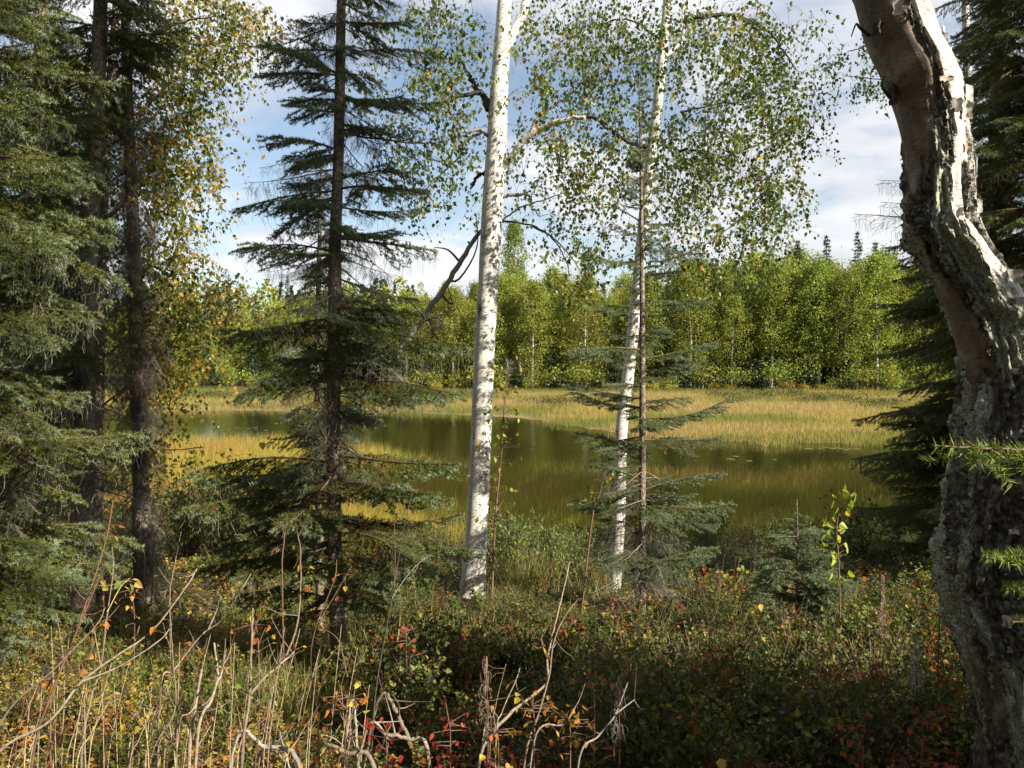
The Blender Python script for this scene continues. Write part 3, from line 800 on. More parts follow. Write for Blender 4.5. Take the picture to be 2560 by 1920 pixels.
class Spruce:
    def __init__(s, name, label, trunk, rad, cat='tree', group=None, sides=12):
        """trunk: world points from base to top"""
        s.pts, s.r = smooth_path(trunk, 46, rad)
        s.base = s.pts[0].copy()
        s.root = thing(name, s.base, label, cat, group)
        mb = MB(); tube(mb, s.pts, s.r, sides, 0, (1, 1, 1), .03)
        part('trunk', mb, [M['spruce']], s.root)
    def at_z(s, z): return np.array([np.interp(z, s.pts[:, 2], s.pts[:, i]) for i in range(3)])
    def branch(s, a, b, cls, v=None, roll=None):
        lst = BR[cls]; wm, nm, L = lst[int(rng.integers(0, len(lst))) if v is None else v]
        m = branch_matrix(a, b, L, rng.normal() * .25 if roll is None else roll, s.base)
        o = ob('branch' if cls[0] != 'D' else 'dead_branch', wm, s.root, m)
        if nm: ob('needles', nm, o)['kind'] = 'stuff'
        return o
    def to_px(s, px, py, dz=0.0, cls=None, rise=.12, dy=0.0, v=None):
        """branch whose tip shows at a photograph pixel, leaving the trunk a little higher or lower"""
        d0 = proj(s.at_z((s.base[2] + s.pts[-1][2]) / 2))[2]
        b = P(px, py, d0 + dy)
        ln = abs(b[0] - s.at_z(b[2])[0])
        a = s.at_z(b[2] + rise * ln + dz)
        l = np.linalg.norm(b - a)
        if cls is None: cls = 'L' if l > 1.0 else ('M' if l > .5 else 'S')
        return s.branch(a, b, cls, v)
    def whorls(s, z0, z1, step, lfun, per=4, slope=-.15, cls=None, az=None):
        z = z0
        while z < z1:
            for k in range(per):
                a = rng.random() * 6.283 if az is None else rng.uniform(*az)
                l = lfun(z) * rng.uniform(.65, 1.15)
                if l < .06: continue
                p = s.at_z(z + rng.normal() * step * .3)
                sl = slope if not callable(slope) else slope(z)
                b = p + l * nrm(np.array([math.cos(a), math.sin(a), sl + rng.normal() * .10]))
                c = cls or ('L' if l > 1.05 else ('M' if l > .52 else 'S'))
                s.branch(p, b, c)
            z += step
def pxs(lst, d): return [P(a, b, d) for a, b in lst]

# middle spruce with the mossy, lichen-hung trunk
D0 = 5.2
tr = pxs([(855, 1700), (846, 1600), (838, 1400), (834, 1200), (834, 1000), (836, 800), (838, 600), (846, 400), (850, 200), (853, 0), (856, -300), (858, -700)], D0)
tr[0][2] = gz(tr[0][0], tr[0][1]) - .04
sp = Spruce('spruce_tree', 'mossy spruce with brown trunk left of the thick white birch', tr, [.062, .052, .048, .045, .044, .042, .039, .036, .033, .029, .022, .008])
for t_ in [(590, 637), (655, 194), (668, 353), (690, 530), (742, 62), (620, 620), (720, 260), (730, 430), (700, -60), (760, 130),
           (1092, 150), (1108, 365), (1062, 530), (1095, 640), (1040, 60), (1010, 250), (1020, 440), (1085, 270), (990, 580), (1000, -80)]:
    sp.to_px(*t_, rise=rng.uniform(-.05, .25), dy=rng.normal() * .25)
for t_ in [(555, 862), (640, 835), (600, 1000), (690, 900), (650, 960), (1170, 882), (1110, 800), (1150, 1000), (1060, 930), (1030, 1010), (760, 880), (960, 900), (900, 960)]:
    sp.to_px(*t_, rise=rng.uniform(0, .25), dy=rng.uniform(-.5, .3))
for t_ in [(470, 1200), (455, 1290), (520, 1215), (560, 1375), (600, 1300), (640, 1240), (700, 1180), (500, 1440), (680, 1480), (1150, 1180), (1140, 1010), (1190, 1395), (1150, 1300), (1090, 1450), (1020, 1220),
           (960, 1240), (900, 1290), (980, 1490), (1040, 1380), (740, 1330), (860, 1340), (930, 1420), (660, 1400), (760, 1460), (1100, 1250)]:
    sp.to_px(*t_, rise=rng.uniform(.0, .22), dy=rng.uniform(-.75, .35))
def zpx(py, d): return P(1280, py, d)[2]
sp.whorls(zpx(640, D0), zpx(-700, D0), .15, lambda z: np.interp(z, [2.2, 4.0, 5.6], [.62, .5, .1]) * rng.uniform(.5, 1.25), 2, -.25)
sp.whorls(zpx(1000, D0), zpx(650, D0), .2, lambda z: .55 * rng.uniform(.6, 1.2), 2, -.3, az=(-1.2, 1.9))
sp.whorls(zpx(900, D0), zpx(780, D0), .12, lambda z: .62, 4, -.15)
sp.whorls(zpx(1500, D0), zpx(1180, D0), .16, lambda z: .70, 4, -.22)
sp.whorls(zpx(1180, D0), zpx(960, D0), .06, lambda z: .40, 3, -.55, 'D')
sp.whorls(zpx(800, D0), zpx(500, D0), .09, lambda z: .5, 2, -.5, 'D')
sp.whorls(zpx(500, D0), zpx(0, D0), .14, lambda z: .42, 2, -.6, 'D')
for t_ in [(700, 700), (660, 690), (720, 1010), (610, 470), (650, 430), (680, 460), (960, 1060), (900, 1120), (780, 1130), (950, 790), (1000, 700), (1010, 960)]:
    sp.to_px(*t_, rise=.35, cls='DL', dy=rng.normal() * .25)

# thinner dark spruce just behind it
d = 6.3
tr = pxs([(800, 1500), (797, 1200), (795, 950), (796, 750), (800, 560), (803, 400)], d); tr[0][2] = gz(tr[0][0], tr[0][1]) - .04
s2 = Spruce('spruce_tree', 'thin dark spruce stem close behind the mossy middle spruce', tr, [.034, .03, .026, .022, .016, .006], sides=8)
s2.whorls(zpx(1150, d), zpx(420, d), .12, lambda z: np.interp(z, [0.6, 2.6], [.55, .2]), 3, -.2)
s2.whorls(zpx(1100, d), zpx(700, d), .12, lambda z: .45, 2, -.5, 'D')

# slim young spruce in front of the slim birch
d = 6.8
tr = pxs([(1605, 1570), (1606, 1400), (1606, 1200), (1606, 1000), (1606, 800), (1604, 600), (1602, 400), (1598, 190)], d); tr[0][2] = gz(tr[0][0], tr[0][1]) - .04
sy = Spruce('spruce_tree', 'slim young blue-green spruce with bare reddish stem in front of slim birch', tr, [.036, .031, .029, .027, .024, .019, .012, .003], sides=9)
for t_ in [(1475, 640), (1530, 560), (1690, 560), (1765, 640), (1480, 760), (1700, 680), (1420, 890), (1790, 760), (1415, 970), (1800, 860), (1760, 900), (1500, 830), (1440, 970), (1825, 1005), (1730, 1000), (1430, 1090), (1810, 1100), (1700, 1060), (1455, 1170), (1815, 1190), (1740, 1240), (1440, 1255), (1828, 1268), (1770, 1290), (1480, 1300), (1800, 1375), (1720, 1360), (1500, 1400), (1780, 1400)]:
    sy.to_px(*t_, rise=rng.uniform(-.25, .1), dy=rng.normal() * .2, cls='T')
sy.whorls(zpx(1400, d), zpx(450, d), .13, lambda z: np.interp(z, [.0, 1.0, 2.9], [.52, .46, .16]) * rng.uniform(.6, 1.2), 3, lambda z: np.interp(z, [.2, 2.8], [-.12, .25]), 'T')
sy.whorls(zpx(480, d), zpx(215, d), .10, lambda z: np.interp(z, [2.9, 3.9], [.2, .05]), 4, .55, 'S')
sy.whorls(zpx(1470, d), zpx(1150, d), .10, lambda z: .45, 3, -.25, 'D')
for t_ in [(1700, 1430), (1740, 1450), (1680, 1480), (1480, 1490)]: sy.to_px(*t_, rise=.3, cls='DL', dy=-.2)

# knee-high spruce seedling right of it
d = 5.6
tr = pxs([(1992, 1650), (1992, 1500), (1994, 1380), (1992, 1250)], d); tr[0][2] = gz(tr[0][0], tr[0][1]) - .03
ss = Spruce('spruce_sapling', 'small blue-green spruce sapling standing right of the slim young spruce', tr, [.014, .011, .008, .003], sides=8, group=None)
for t_ in [(1868, 1490), (1900, 1440), (1930, 1400), (1925, 1350), (1955, 1330), (1965, 1300), (2100, 1395), (2075, 1340), (2040, 1320), (2090, 1430), (2130, 1475), (2020, 1290), (2060, 1480), (1930, 1480), (2110, 1500)]:
    ss.to_px(*t_, rise=rng.uniform(-.2, .0), dy=rng.normal() * .1, cls='S')
ss.whorls(zpx(1500, d), zpx(1400, d), .06, lambda z: .32, 4, .02, 'S')
ss.whorls(zpx(1400, d), zpx(1270, d), .06, lambda z: np.interp(z, [.0, .45], [.26, .05]), 4, .25, 'S')

# left edge: near spruce whose trunk stands out of the picture
d = 4.2
tr = pxs([(-190, 1900), (-185, 1300), (-185, 600), (-180, 0), (-175, -600), (-170, -1500)], d); tr[0][2] = gz(tr[0][0], tr[0][1]) - .05
sl = Spruce('spruce_tree', 'large spruce reaching in from the left edge with sunlit blue-green boughs', tr, [.12, .10, .085, .07, .05, .01])
for t_ in [(145, 195), (60, 345), (235, 480), (285, 575), (180, 640), (250, 810), (130, 860), (150, 960), (60, 230), (120, 740), (30, 800), (225, 1000), (382, 1110), (300, 1130), (130, 1100), (235, 1325), (160, 1250), (100, 1400), (205, 1480), (120, 1540), (60, 1620), (90, 1060), (200, 420), (90, 560), (20, 980)]:
    sl.to_px(*t_, rise=rng.uniform(.0, .28), dy=rng.uniform(-.5, .4))
for t_ in [(60, 1130), (120, 1190), (90, 1260), (40, 1350)]: sl.to_px(*t_, rise=.4, cls='DL', dy=-.3)
sl.whorls(zpx(1500, d), zpx(-1300, d), .14, lambda z: np.interp(z, [0, 3.5, 6], [.95, .8, .2]), 5, -.25)

# left: dark spruce trunk and the spruce hung with grey dead twigs
d = 6.6
tr = pxs([(205, 1480), (208, 1200), (212, 900), (225, 500), (245, 200), (255, -200), (262, -900)], d); tr[0][2] = gz(tr[0][0], tr[0][1]) - .05
sa = Spruce('spruce_tree', 'dark shaded spruce behind the sunlit boughs at the left', tr, [.10, .088, .08, .07, .06, .045, .01])
for t_ in [(478, 85), (420, 60), (440, 130), (370, 180), (330, 240), (120, 60), (60, 100), (345, 320), (390, 130), (100, 330), (40, 480), (90, 700)]:
    sa.to_px(*t_, rise=rng.uniform(.1, .35), dy=rng.uniform(-.4, .2))
sa.whorls(zpx(220, d), zpx(-800, d), .17, lambda z: np.interp(z, [3, 6.8], [.9, .2]), 4, -.28)
sa.whorls(zpx(900, d), zpx(260, d), .2, lambda z: .62, 3, -.3, az=(1.9, 5.0))
sa.whorls(zpx(1350, d), zpx(800, d), .16, lambda z: .6, 3, -.35, 'D')
sa.whorls(zpx(1000, d), zpx(150, d), .22, lambda z: .75, 2, -.35, az=(-2.6, -.9))
d = 7.0
tr = pxs([(360, 1470), (352, 1200), (344, 950), (338, 700), (328, 450), (318, 200), (312, -100), (308, -600)], d); tr[0][2] = gz(tr[0][0], tr[0][1]) - .05
sb = Spruce('spruce_tree', 'half-dead spruce shrouded in grey hanging twigs beside the yellow birch', tr, [.085, .07, .064, .058, .05, .042, .034, .01])
sb.whorls(zpx(1150, d), zpx(230, d), .06, lambda z: .40, 4, -.9, 'D', az=(-3.4, .3))
sb.whorls(zpx(1420, d), zpx(1180, d), .07, lambda z: .5, 3, -1.1, 'D')
sb.whorls(zpx(130, d), zpx(-560, d), .16, lambda z: np.interp(z, [3.2, 6], [.5, .12]), 3, -.4)
for t_ in [(420, 830), (385, 900), (395, 760), (280, 1350), (250, 1400), (300, 1300), (400, 1300), (330, 1380)]: sb.to_px(*t_, rise=.8, cls='DL', dy=rng.normal() * .2)

d = 9.5
tr = pxs([(95, 1400), (98, 1000), (100, 600), (104, 0), (108, -900)], d); tr[0][2] = gz(tr[0][0], tr[0][1]) - .05
sw = Spruce('spruce_tree', 'broad dark spruce filling the gap behind the left boughs', tr, [.13, .12, .1, .07, .01])
sw.whorls(zpx(1350, d), zpx(-850, d), .17, lambda z: np.interp(z, [-.5, 3, 8], [1.25, 1.05, .2]), 6, -.25)
# right edge: dark spruces behind the old birch
d = 8.8
tr = pxs([(2470, 1470), (2476, 1200), (2484, 900), (2492, 600), (2500, 300), (2505, 0), (2512, -500), (2516, -1100)], d); tr[0][2] = gz(tr[0][0], tr[0][1]) - .05
sr = Spruce('spruce_tree', 'dark shaded spruce right behind the old leaning birch', tr, [.135, .125, .12, .115, .105, .095, .06, .01])
for t_ in [(2241, 775), (2200, 806), (2290, 690), (2320, 900), (2300, 760), (2253, 1030), (2204, 1068), (2137, 1165), (2210, 1130), (2260, 1180), (2170, 1300), (2230, 1260), (2300, 1350), (2290, 1090), (2330, 1000), (2240, 1390), (2180, 1360), (2300, 1440), (2340, 830), (2330, 1240), (2210, 1330)]:
    sr.to_px(*t_, rise=rng.uniform(.0, .3), dy=rng.uniform(-.3, .4))
for t_ in [(2135, 552), (2195, 465), (2200, 520)]: sr.to_px(*t_, rise=-.1, cls='DL', dy=.1, v=0)
sr.whorls(zpx(700, d), zpx(-1000, d), .15, lambda z: np.interp(z, [2, 8.5], [1.1, .2]), 6, -.25)
sr.whorls(zpx(1400, d), zpx(700, d), .17, lambda z: 1.3, 6, -.22)
d = 7.6
tr = pxs([(2600, 1450), (2598, 900), (2596, 300), (2592, -400), (2588, -1400)], d); tr[0][2] = gz(tr[0][0], tr[0][1]) - .05
sr2 = Spruce('spruce_tree', 'dark spruce filling the upper right corner behind the old birch', tr, [.12, .105, .09, .06, .01])
sr2.whorls(zpx(1300, d), zpx(-1200, d), .17, lambda z: np.interp(z, [0, 3, 8], [1.1, 1.05, .2]), 7, -.25)

# spruce right of the camera: its shoot tips enter at the right edge, its crown shades the ground in front
tr = np.array([[2.3, 2.0, gz(2.3, 2.0) - .05], [2.32, 2.0, 1.5], [2.33, 1.98, 1.9], [2.35, 1.95, 2.6]])
sn = Spruce('spruce_tree', 'near spruce out of frame whose bright green shoot tips enter at right edge', tr, [.06, .05, .035, .006])
for px, py, dd, v in [(2335, 1222, 1.5, 0), (2465, 1490, 1.55, 1), (2515, 1560, 1.6, 1), (2530, 1640, 1.6, 2)]:
    b = P(px, py, dd); a = sn.at_z(b[2] + .05); sn.branch(a, b, 'N', v, 0)
sn.whorls(.2, 2.5, .13, lambda z: np.interp(z, [0, 1.2, 2.6], [.9, .75, .1]), 6, -.15, az=(-1.9, 1.2))
# ------------------------------------------------------------------ near birches
BG = [(.060, .098, .016), (.092, .135, .022), (.155, .18, .028), (.33, .245, .03), (.40, .19, .025)]
def near_birch(name, label, d, trunk, rad, limbs, blobs, weights, leaf=.041, seed_nodes_y=900, spread=.75, sides=20, dens=1.0, hang=(.12, .42), trunk_mat='birch'):
    tr = pxs(trunk, d); tr[0][2] = min(tr[0][2], gz(tr[0][0], tr[0][1]) - .05)
    pts, r = smooth_path(tr, 70, rad)
    root = thing(name, pts[0], label, 'tree')
    mb = MB(); flare = 1 + .30 * np.exp(-np.linspace(0, 1, 70) * 45)
    tube(mb, pts, r * flare, sides, 0, (1, 1, 1), .012)
    part('trunk', mb, [M[trunk_mat]], root)
    nodes = [p for p in pts if proj(p)[1] < seed_nodes_y]
    for lm in limbs:
        mat, r0, r1, dz, lp = lm
        k = len(lp); q = [P(a, b, d + dz * i / (k - 1)) for i, (a, b) in enumerate(lp)]
        lpts, lr = smooth_path(q, 5 * k, np.linspace(r0, r1, 5))
        lpts[1:] += rng.normal(size=(len(lpts) - 1, 3)) * min(.008, r0 * .4)
        mb = MB(); tube(mb, lpts, lr, 8, 0, {'w': (1, 1, 1), 'd': (.05, .042, .038), 'g': (.22, .19, .17)}[mat])
        part('limb', mb, [M['birch'] if mat == 'w' else M['twig']], root)
        nodes += list(lpts[2:])
    # twig ends scattered through the crown's volume, each linked to the nearest wood
    pt = []
    for b in blobs:
        cxp, cyp, rx, ry, n = b[:5]; off = b[5] if len(b) > 5 else 0.0
        n = int(n * dens); nc = max(1, n // 5); a = rng.random(nc) * 6.283; q = np.sqrt(rng.random(nc))
        for i in range(nc):
            cc0 = P(cxp + math.cos(a[i]) * q[i] * rx, cyp + math.sin(a[i]) * q[i] * ry, d + off + rng.normal() * spread)
            for _ in range(max(1, round(n / nc))): pt.append(cc0 + rng.normal(size=3) * np.array([.13, .13, .12]))
    pt = np.array(pt)
    N = np.array(nodes)
    D1 = np.min(np.linalg.norm(pt[:, None] - N[None], axis=2), axis=1)
    o = np.argsort(D1); pt = pt[o]
    allp = np.vstack([N, pt]); m0 = len(N)
    SA, SB, RA = [], [], []
    for i, p in enumerate(pt):
        v = allp[:m0 + i] - p; dist = np.linalg.norm(v, axis=1) + .25 * np.maximum(-v[:, 2], 0)
        j = int(np.argmin(dist)); a = allp[j]
        mid = (a + p) / 2 + np.array([0, 0, .10 * np.linalg.norm(p - a)]) + rng.normal(size=3) * .02
        rr = .0035 if j < m0 else .0022
        SA += [a, mid]; SB += [mid, p]; RA += [rr, rr * .75]
    # hanging twigs with leaves
    nT = len(pt); hl = rng.uniform(*hang, nT)
    hd = nrm(np.stack([rng.normal(0, .55, nT), rng.normal(0, .55, nT), -rng.uniform(.1, 1.1, nT)], -1))
    mid = pt + hd * (hl * .5)[:, None]; e = mid + nrm(hd + np.array([0, 0, -.5])) * (hl * .5)[:, None]
    tw = MB(); SA = np.array(SA + list(pt) + list(mid)); SB = np.array(SB + list(mid) + list(e)); RA = np.array(RA + [.0015] * nT + [.001] * nT)
    segs(tw, SA, SB, RA, RA * .75, 0, np.array([.075, .055, .045]))
    part('twigs', tw, [M['twig']], root, 'stuff')
    k = 9
    t = np.tile(np.linspace(.05, 1, k), nT) + rng.normal(size=nT * k) * .05; i = np.repeat(np.arange(nT), k)
    q = np.where((t < .5)[:, None], pt[i] + (mid - pt)[i] * (t * 2)[:, None], mid[i] + (e - mid)[i] * (t * 2 - 1)[:, None])
    q = q + rng.normal(size=q.shape) * .032
    # some leaves on the linking twigs too
    L2 = SA[:2 * nT] + (SB[:2 * nT] - SA[:2 * nT]) * rng.random((2 * nT, 1)); q = np.vstack([q, L2[nT:]])
    n = len(q)
    lf = MB()
    grp = np.concatenate([i, np.arange(n - len(i)) % nT])
    yellow = (fbm(pt * 2.2, 2)[grp] + rng.normal(size=n) * .12)
    w = np.array(weights, float); cs = np.cumsum(w / w.sum())
    rank = np.argsort(np.argsort(yellow)) / n
    c = np.array(BG)[np.searchsorted(cs, rank * .9999)] * np.clip(rng.normal(1, .17, (n, 1)), .5, 1.5)
    leaves(lf, q, rng.normal(size=(n, 3)) * .55 + np.array([0, 0, -1]), rng.normal(size=(n, 3)) * np.array([1, 1, .6]), leaf * rng.uniform(.5, 1.3, n), c, 0, BIRCH, .22, .1)
    part('foliage', lf, [M['leaf']], root, 'stuff')
    return root
near_birch('birch_tree', 'thick white birch trunk standing in the middle of the picture', 7.6,
    [(1180, 1500), (1188, 1380), (1196, 1250), (1203, 1080), (1210, 900), (1221, 700), (1232, 500), (1242, 350), (1249, 200), (1257, 80), (1264, -60), (1272, -250), (1282, -500)],
    [.118, .105, .100, .098, .097, .097, .100, .094, .084, .074, .058, .045, .025],
    [('w', .05, .03, .1, [(1254, 150), (1280, 90), (1308, 25), (1328, -60), (1350, -220)]),
     ('w', .045, .018, -.3, [(1238, 435), (1272, 400), (1310, 350), (1358, 318), (1415, 300), (1465, 292)]),
     ('d', .017, .006, -.2, [(1465, 292), (1510, 305), (1550, 340), (1590, 365)]),
     ('g', .020, .006, .3, [(1300, 372), (1350, 292), (1415, 242), (1480, 190)]),
     ('d', .035, .010, .3, [(1222, 275), (1205, 235), (1185, 215), (1165, 180), (1140, 120)]),
     ('d', .024, .006, -.2, [(1206, 232), (1150, 240), (1100, 260), (1060, 270), (1020, 290)]),
     ('g', .020, .006, -.3, [(1228, 350), (1200, 322), (1165, 330), (1130, 285), (1080, 272)]),
     ('g', .014, .004, .2, [(1205, 330), (1165, 355), (1140, 400), (1085, 450), (1050, 500)]),
     ('d', .022, .010, .1, [(1215, 430), (1190, 445), (1178, 470)]),
     ('g', .020, .006, -.1, [(1250, 494), (1285, 488), (1325, 492), (1330, 520), (1350, 540)]),
     ('g', .010, .004, -.3, [(1250, 555), (1300, 520), (1360, 500), (1420, 478)]),
     ('d', .010, .004, -.5, [(1252, 552), (1320, 562), (1375, 590), (1410, 640), (1425, 690)]),
     ('d', .008, .003, -.4, [(1330, 565), (1390, 600), (1440, 660), (1480, 740)])],
    [(1100, 110, 115, 130, 60), (1040, 30, 90, 70, 30), (1070, 320, 110, 130, 55), (1060, 480, 90, 110, 28), (1140, 220, 70, 190, 50), (1330, 110, 80, 120, 24), (1420, 90, 90, 140, 50), (1440, 260, 90, 100, 42), (1360, 300, 90, 60, 26),
     (1400, 430, 80, 80, 26), (1300, 440, 50, 60, 16), (1425, 660, 45, 45, 14, -.4), (1460, 720, 35, 45, 14, -.4), (1340, 560, 70, 60, 8), (1235, 540, 35, 60, 7, -.2), (1380, 210, 70, 60, 12), (930, 200, 150, 200, 34, .8), (1000, 420, 90, 100, 16, .6)],
    (1.4, 2.2, 1.0, .22, .12), dens=1.2)
near_birch('birch_tree', 'slim white birch with dense drooping foliage right of the thick birch', 8.1,
    [(1530, 1525), (1540, 1400), (1549, 1270), (1553, 1084), (1568, 961), (1584, 810), (1599, 664), (1612, 527), (1634, 343), (1645, 252), (1658, 115), (1667, 0), (1672, -120), (1690, -350)],
    [.070, .064, .062, .061, .060, .058, .058, .056, .053, .050, .044, .036, .03, .015],
    [('w', .032, .016, .1, [(1656, 150), (1680, 125), (1704, 100), (1715, 40), (1722, -60)]),
     ('d', .022, .008, -.3, [(1652, 335), (1664, 365), (1690, 372), (1740, 380), (1800, 410), (1850, 430)]),
     ('d', .026, .007, -.3, [(1712, 50), (1780, 38), (1835, 40), (1875, 62), (1908, 90), (1912, 115), (1895, 160)]),
     ('d', .016, .006, -.3, [(1850, 40), (1920, 80), (1960, 130), (1990, 170)]),
     ('d', .022, .006, .2, [(1640, 380), (1570, 355), (1530, 330), (1490, 298), (1450, 290)]),
     ('g', .012, .004, -.3, [(1700, 280), (1800, 260), (1900, 250), (1980, 240)]),
     ('g', .010, .003, -.3, [(1750, 400), (1850, 380), (1960, 330), (2040, 330)]),
     ('g', .012, .004, -.2, [(1600, 660), (1700, 640), (1780, 600), (1860, 540)]),
     ('g', .010, .004, -.2, [(1610, 560), (1540, 520), (1490, 520)]),
     ('d', .014, .004, .3, [(1660, 110), (1600, 60), (1540, 50), (1480, 70)])],
    [(1500, 90, 110, 120, 85), (1570, 230, 110, 120, 85), (1600, 80, 80, 100, 40), (1760, 110, 130, 130, 95), (1860, 110, 120, 110, 80), (1780, 290, 150, 140, 130), (1930, 190, 90, 110, 55), (1820, 460, 140, 110, 110), (1900, 350, 110, 110, 75),
     (1910, 540, 80, 90, 48), (1550, 390, 80, 90, 48), (1490, 510, 70, 80, 34), (1700, 560, 110, 80, 45), (1860, 640, 120, 45, 50), (1990, 230, 50, 80, 18), (2010, 330, 50, 35, 14), (1430, 400, 60, 70, 20), (1980, 60, 50, 50, 14), (1730, 430, 100, 90, 60), (1500, 640, 60, 60, 14), (1700, 680, 100, 50, 18)],
    (1.8, 2.2, .8, .28, .10), dens=1.3)
near_birch('birch_tree', 'yellow-leaved birch behind the spruces on the left', 7.6,
    [(240, 1470), (246, 1100), (250, 800), (256, 560), (262, 390), (275, 230), (292, 0), (305, -250), (318, -600)],
    [.055, .05, .048, .045, .042, .04, .035, .03, .015],
    [('g', .025, .006, -.3, [(280, 200), (360, 110), (440, 60), (540, 40)]), ('g', .022, .006, .2, [(265, 380), (350, 280), (430, 220), (500, 200)]),
     ('d', .022, .006, -.2, [(258, 560), (340, 470), (420, 430), (500, 430)]), ('g', .018, .005, .3, [(252, 760), (340, 680), (440, 660), (520, 700)]),
     ('d', .016, .004, -.3, [(250, 900), (330, 840), (420, 820), (540, 790)]), ('d', .012, .004, -.3, [(248, 1020), (330, 960), (400, 950)]),
     ('d', .010, .003, -.5, [(246, 1130), (330, 1120), (420, 1125), (510, 1118)])],
    [(480, 50, 140, 75, 90), (470, 180, 120, 90, 90), (420, 330, 105, 105, 110), (430, 470, 105, 105, 110), (395, 610, 85, 90, 85), (460, 710, 100, 45, 60), (540, 790, 60, 40, 34), (420, 790, 75, 80, 60), (400, 910, 75, 80, 60), (415, 1000, 55, 40, 24),
     (450, 1125, 75, 22, 16), (250, 180, 90, 120, 40), (600, 50, 55, 60, 40), (560, 740, 60, 30, 20), (200, 400, 100, 140, 34), (545, 130, 60, 60, 22), (330, 750, 60, 120, 30), (230, 700, 90, 160, 30), (480, 860, 50, 60, 20), (100, 150, 100, 140, 26)],
    (.6, 1.3, 1.9, 1.5, .15), spread=.5, dens=1.75, trunk_mat='spruce')
near_birch('birch_tree', 'birch hidden behind the old trunk, leafy spray beside the upper right sky', 10.5,
    [(2440, 1400), (2442, 1000), (2440, 600), (2420, 200), (2410, -100), (2400, -400)], [.08, .075, .065, .05, .04, .02],
    [('d', .016, .005, -.2, [(2418, 180), (2300, 120), (2200, 110), (2120, 130)]), ('d', .012, .004, .2, [(2430, 300), (2300, 230), (2200, 200), (2110, 190)])],
    [(2110, 150, 55, 60, 26), (2150, 210, 55, 40, 24), (2180, 130, 40, 50, 18), (2250, 170, 60, 70, 20), (2090, 240, 40, 30, 8)], (2, 2, .6, .05, .02), spread=.3, leaf=.044)

# leaning dead snag caught in the thick birch
root_p = P(640, 1330, 8.4); root_p[2] = gz(root_p[0], root_p[1]) - .05
sn_pts = [root_p, P(840, 1080, 8.2), P(1017, 850, 8.0), P(1100, 735, 7.9), P(1150, 655, 7.85), P(1206, 570, 7.78)]
rt = thing('dead_snag', root_p, 'grey dead trunk leaning against the thick white birch', 'dead tree')
mb = MB(); q, r = smooth_path(sn_pts, 34, [.038, .035, .032, .028, .025, .018]); tube(mb, q + rng.normal(size=q.shape) * .006, r, 9, 0, (.32, .29, .26), .05); part('trunk', mb, [M['twig']], rt)
for lp in [[(1150, 655), (1120, 625), (1085, 618)], [(1120, 700), (1145, 700), (1180, 650), (1195, 600), (1190, 540)], [(1100, 735), (1130, 760), (1120, 720)], [(1060, 790), (1030, 760), (1000, 740)], [(1060, 795), (1090, 840), (1110, 870)]]:
    mb = MB(); q, r = smooth_path([P(a, b, 7.9 - .04 * i) for i, (a, b) in enumerate(lp)], 12, [.014, .009, .004]); tube(mb, q, r, 6, 0, (.11, .09, .08)); part('broken_limb', mb, [M['twig']], rt)

# ------------------------------------------------------------------ old leaning birch, plated and peeling bark
OB = [(-260, 2060, 2210), (-40, 2125, 2290), (0, 2140, 2310), (100, 2168, 2345), (200, 2212, 2396), (300, 2248, 2410), (400, 2268, 2424), (500, 2272, 2430), (580, 2268, 2450), (650, 2308, 2490), (750, 2363, 2550), (850, 2395, 2590), (960, 2408, 2606), (1100, 2394, 2606), (1250, 2374, 2596), (1400, 2362, 2590), (1500, 2368, 2596), (1620, 2398, 2620), (1750, 2438, 2650), (1900, 2465, 2680), (2100, 2478, 2700), (2230, 2470, 2730)]
DOB = 3.0
OB = OB[::-1]
ys = np.array([o[0] for o in OB], float)
cen = np.array([P((a + b) / 2, y, DOB) for y, a, b in OB]); rd = np.array([(b - a) / 2 / F_PX * DOB for y, a, b in OB])
cen[0][2] = gz(cen[0][0], cen[0][1]) - .06
NV, NT = 640, 200
cp, rp = smooth_path(cen, NV, rd)
yv = np.interp(np.linspace(0, 1, NV), np.linspace(0, 1, len(ys)), ys)
th = np.arange(NT) * 2 * math.pi / NT
TH, VV = np.meshgrid(th, np.arange(NV)); CT, ST = np.cos(TH), np.sin(TH)
hgt = cp[:, 2][:, None] + 0 * TH
q3 = np.stack([CT.ravel() * 1.0, ST.ravel() * 1.0, hgt.ravel()], -1)
sh = (NV, NT)
n_big = fbm(q3 * np.array([1.3, 1.3, 1.9]) + 3, 4).reshape(sh)
n_pl = fbm(q3 * np.array([3.4, 3.4, 5.0]) + 11, 4).reshape(sh)
rid = 1 - np.abs(2 * fbm(q3 * np.array([4.5, 4.5, 4.2]) + np.array([0, 0, 7]), 4).reshape(sh) - 1)
fine = fbm(q3 * np.array([16, 16, 26]) + 5, 3).reshape(sh)
grain = fbm(q3 * np.array([42, 42, 70]) + 9, 2).reshape(sh)
YV = yv[:, None] + 0 * TH
YW = YV + (n_pl - .5) * 420
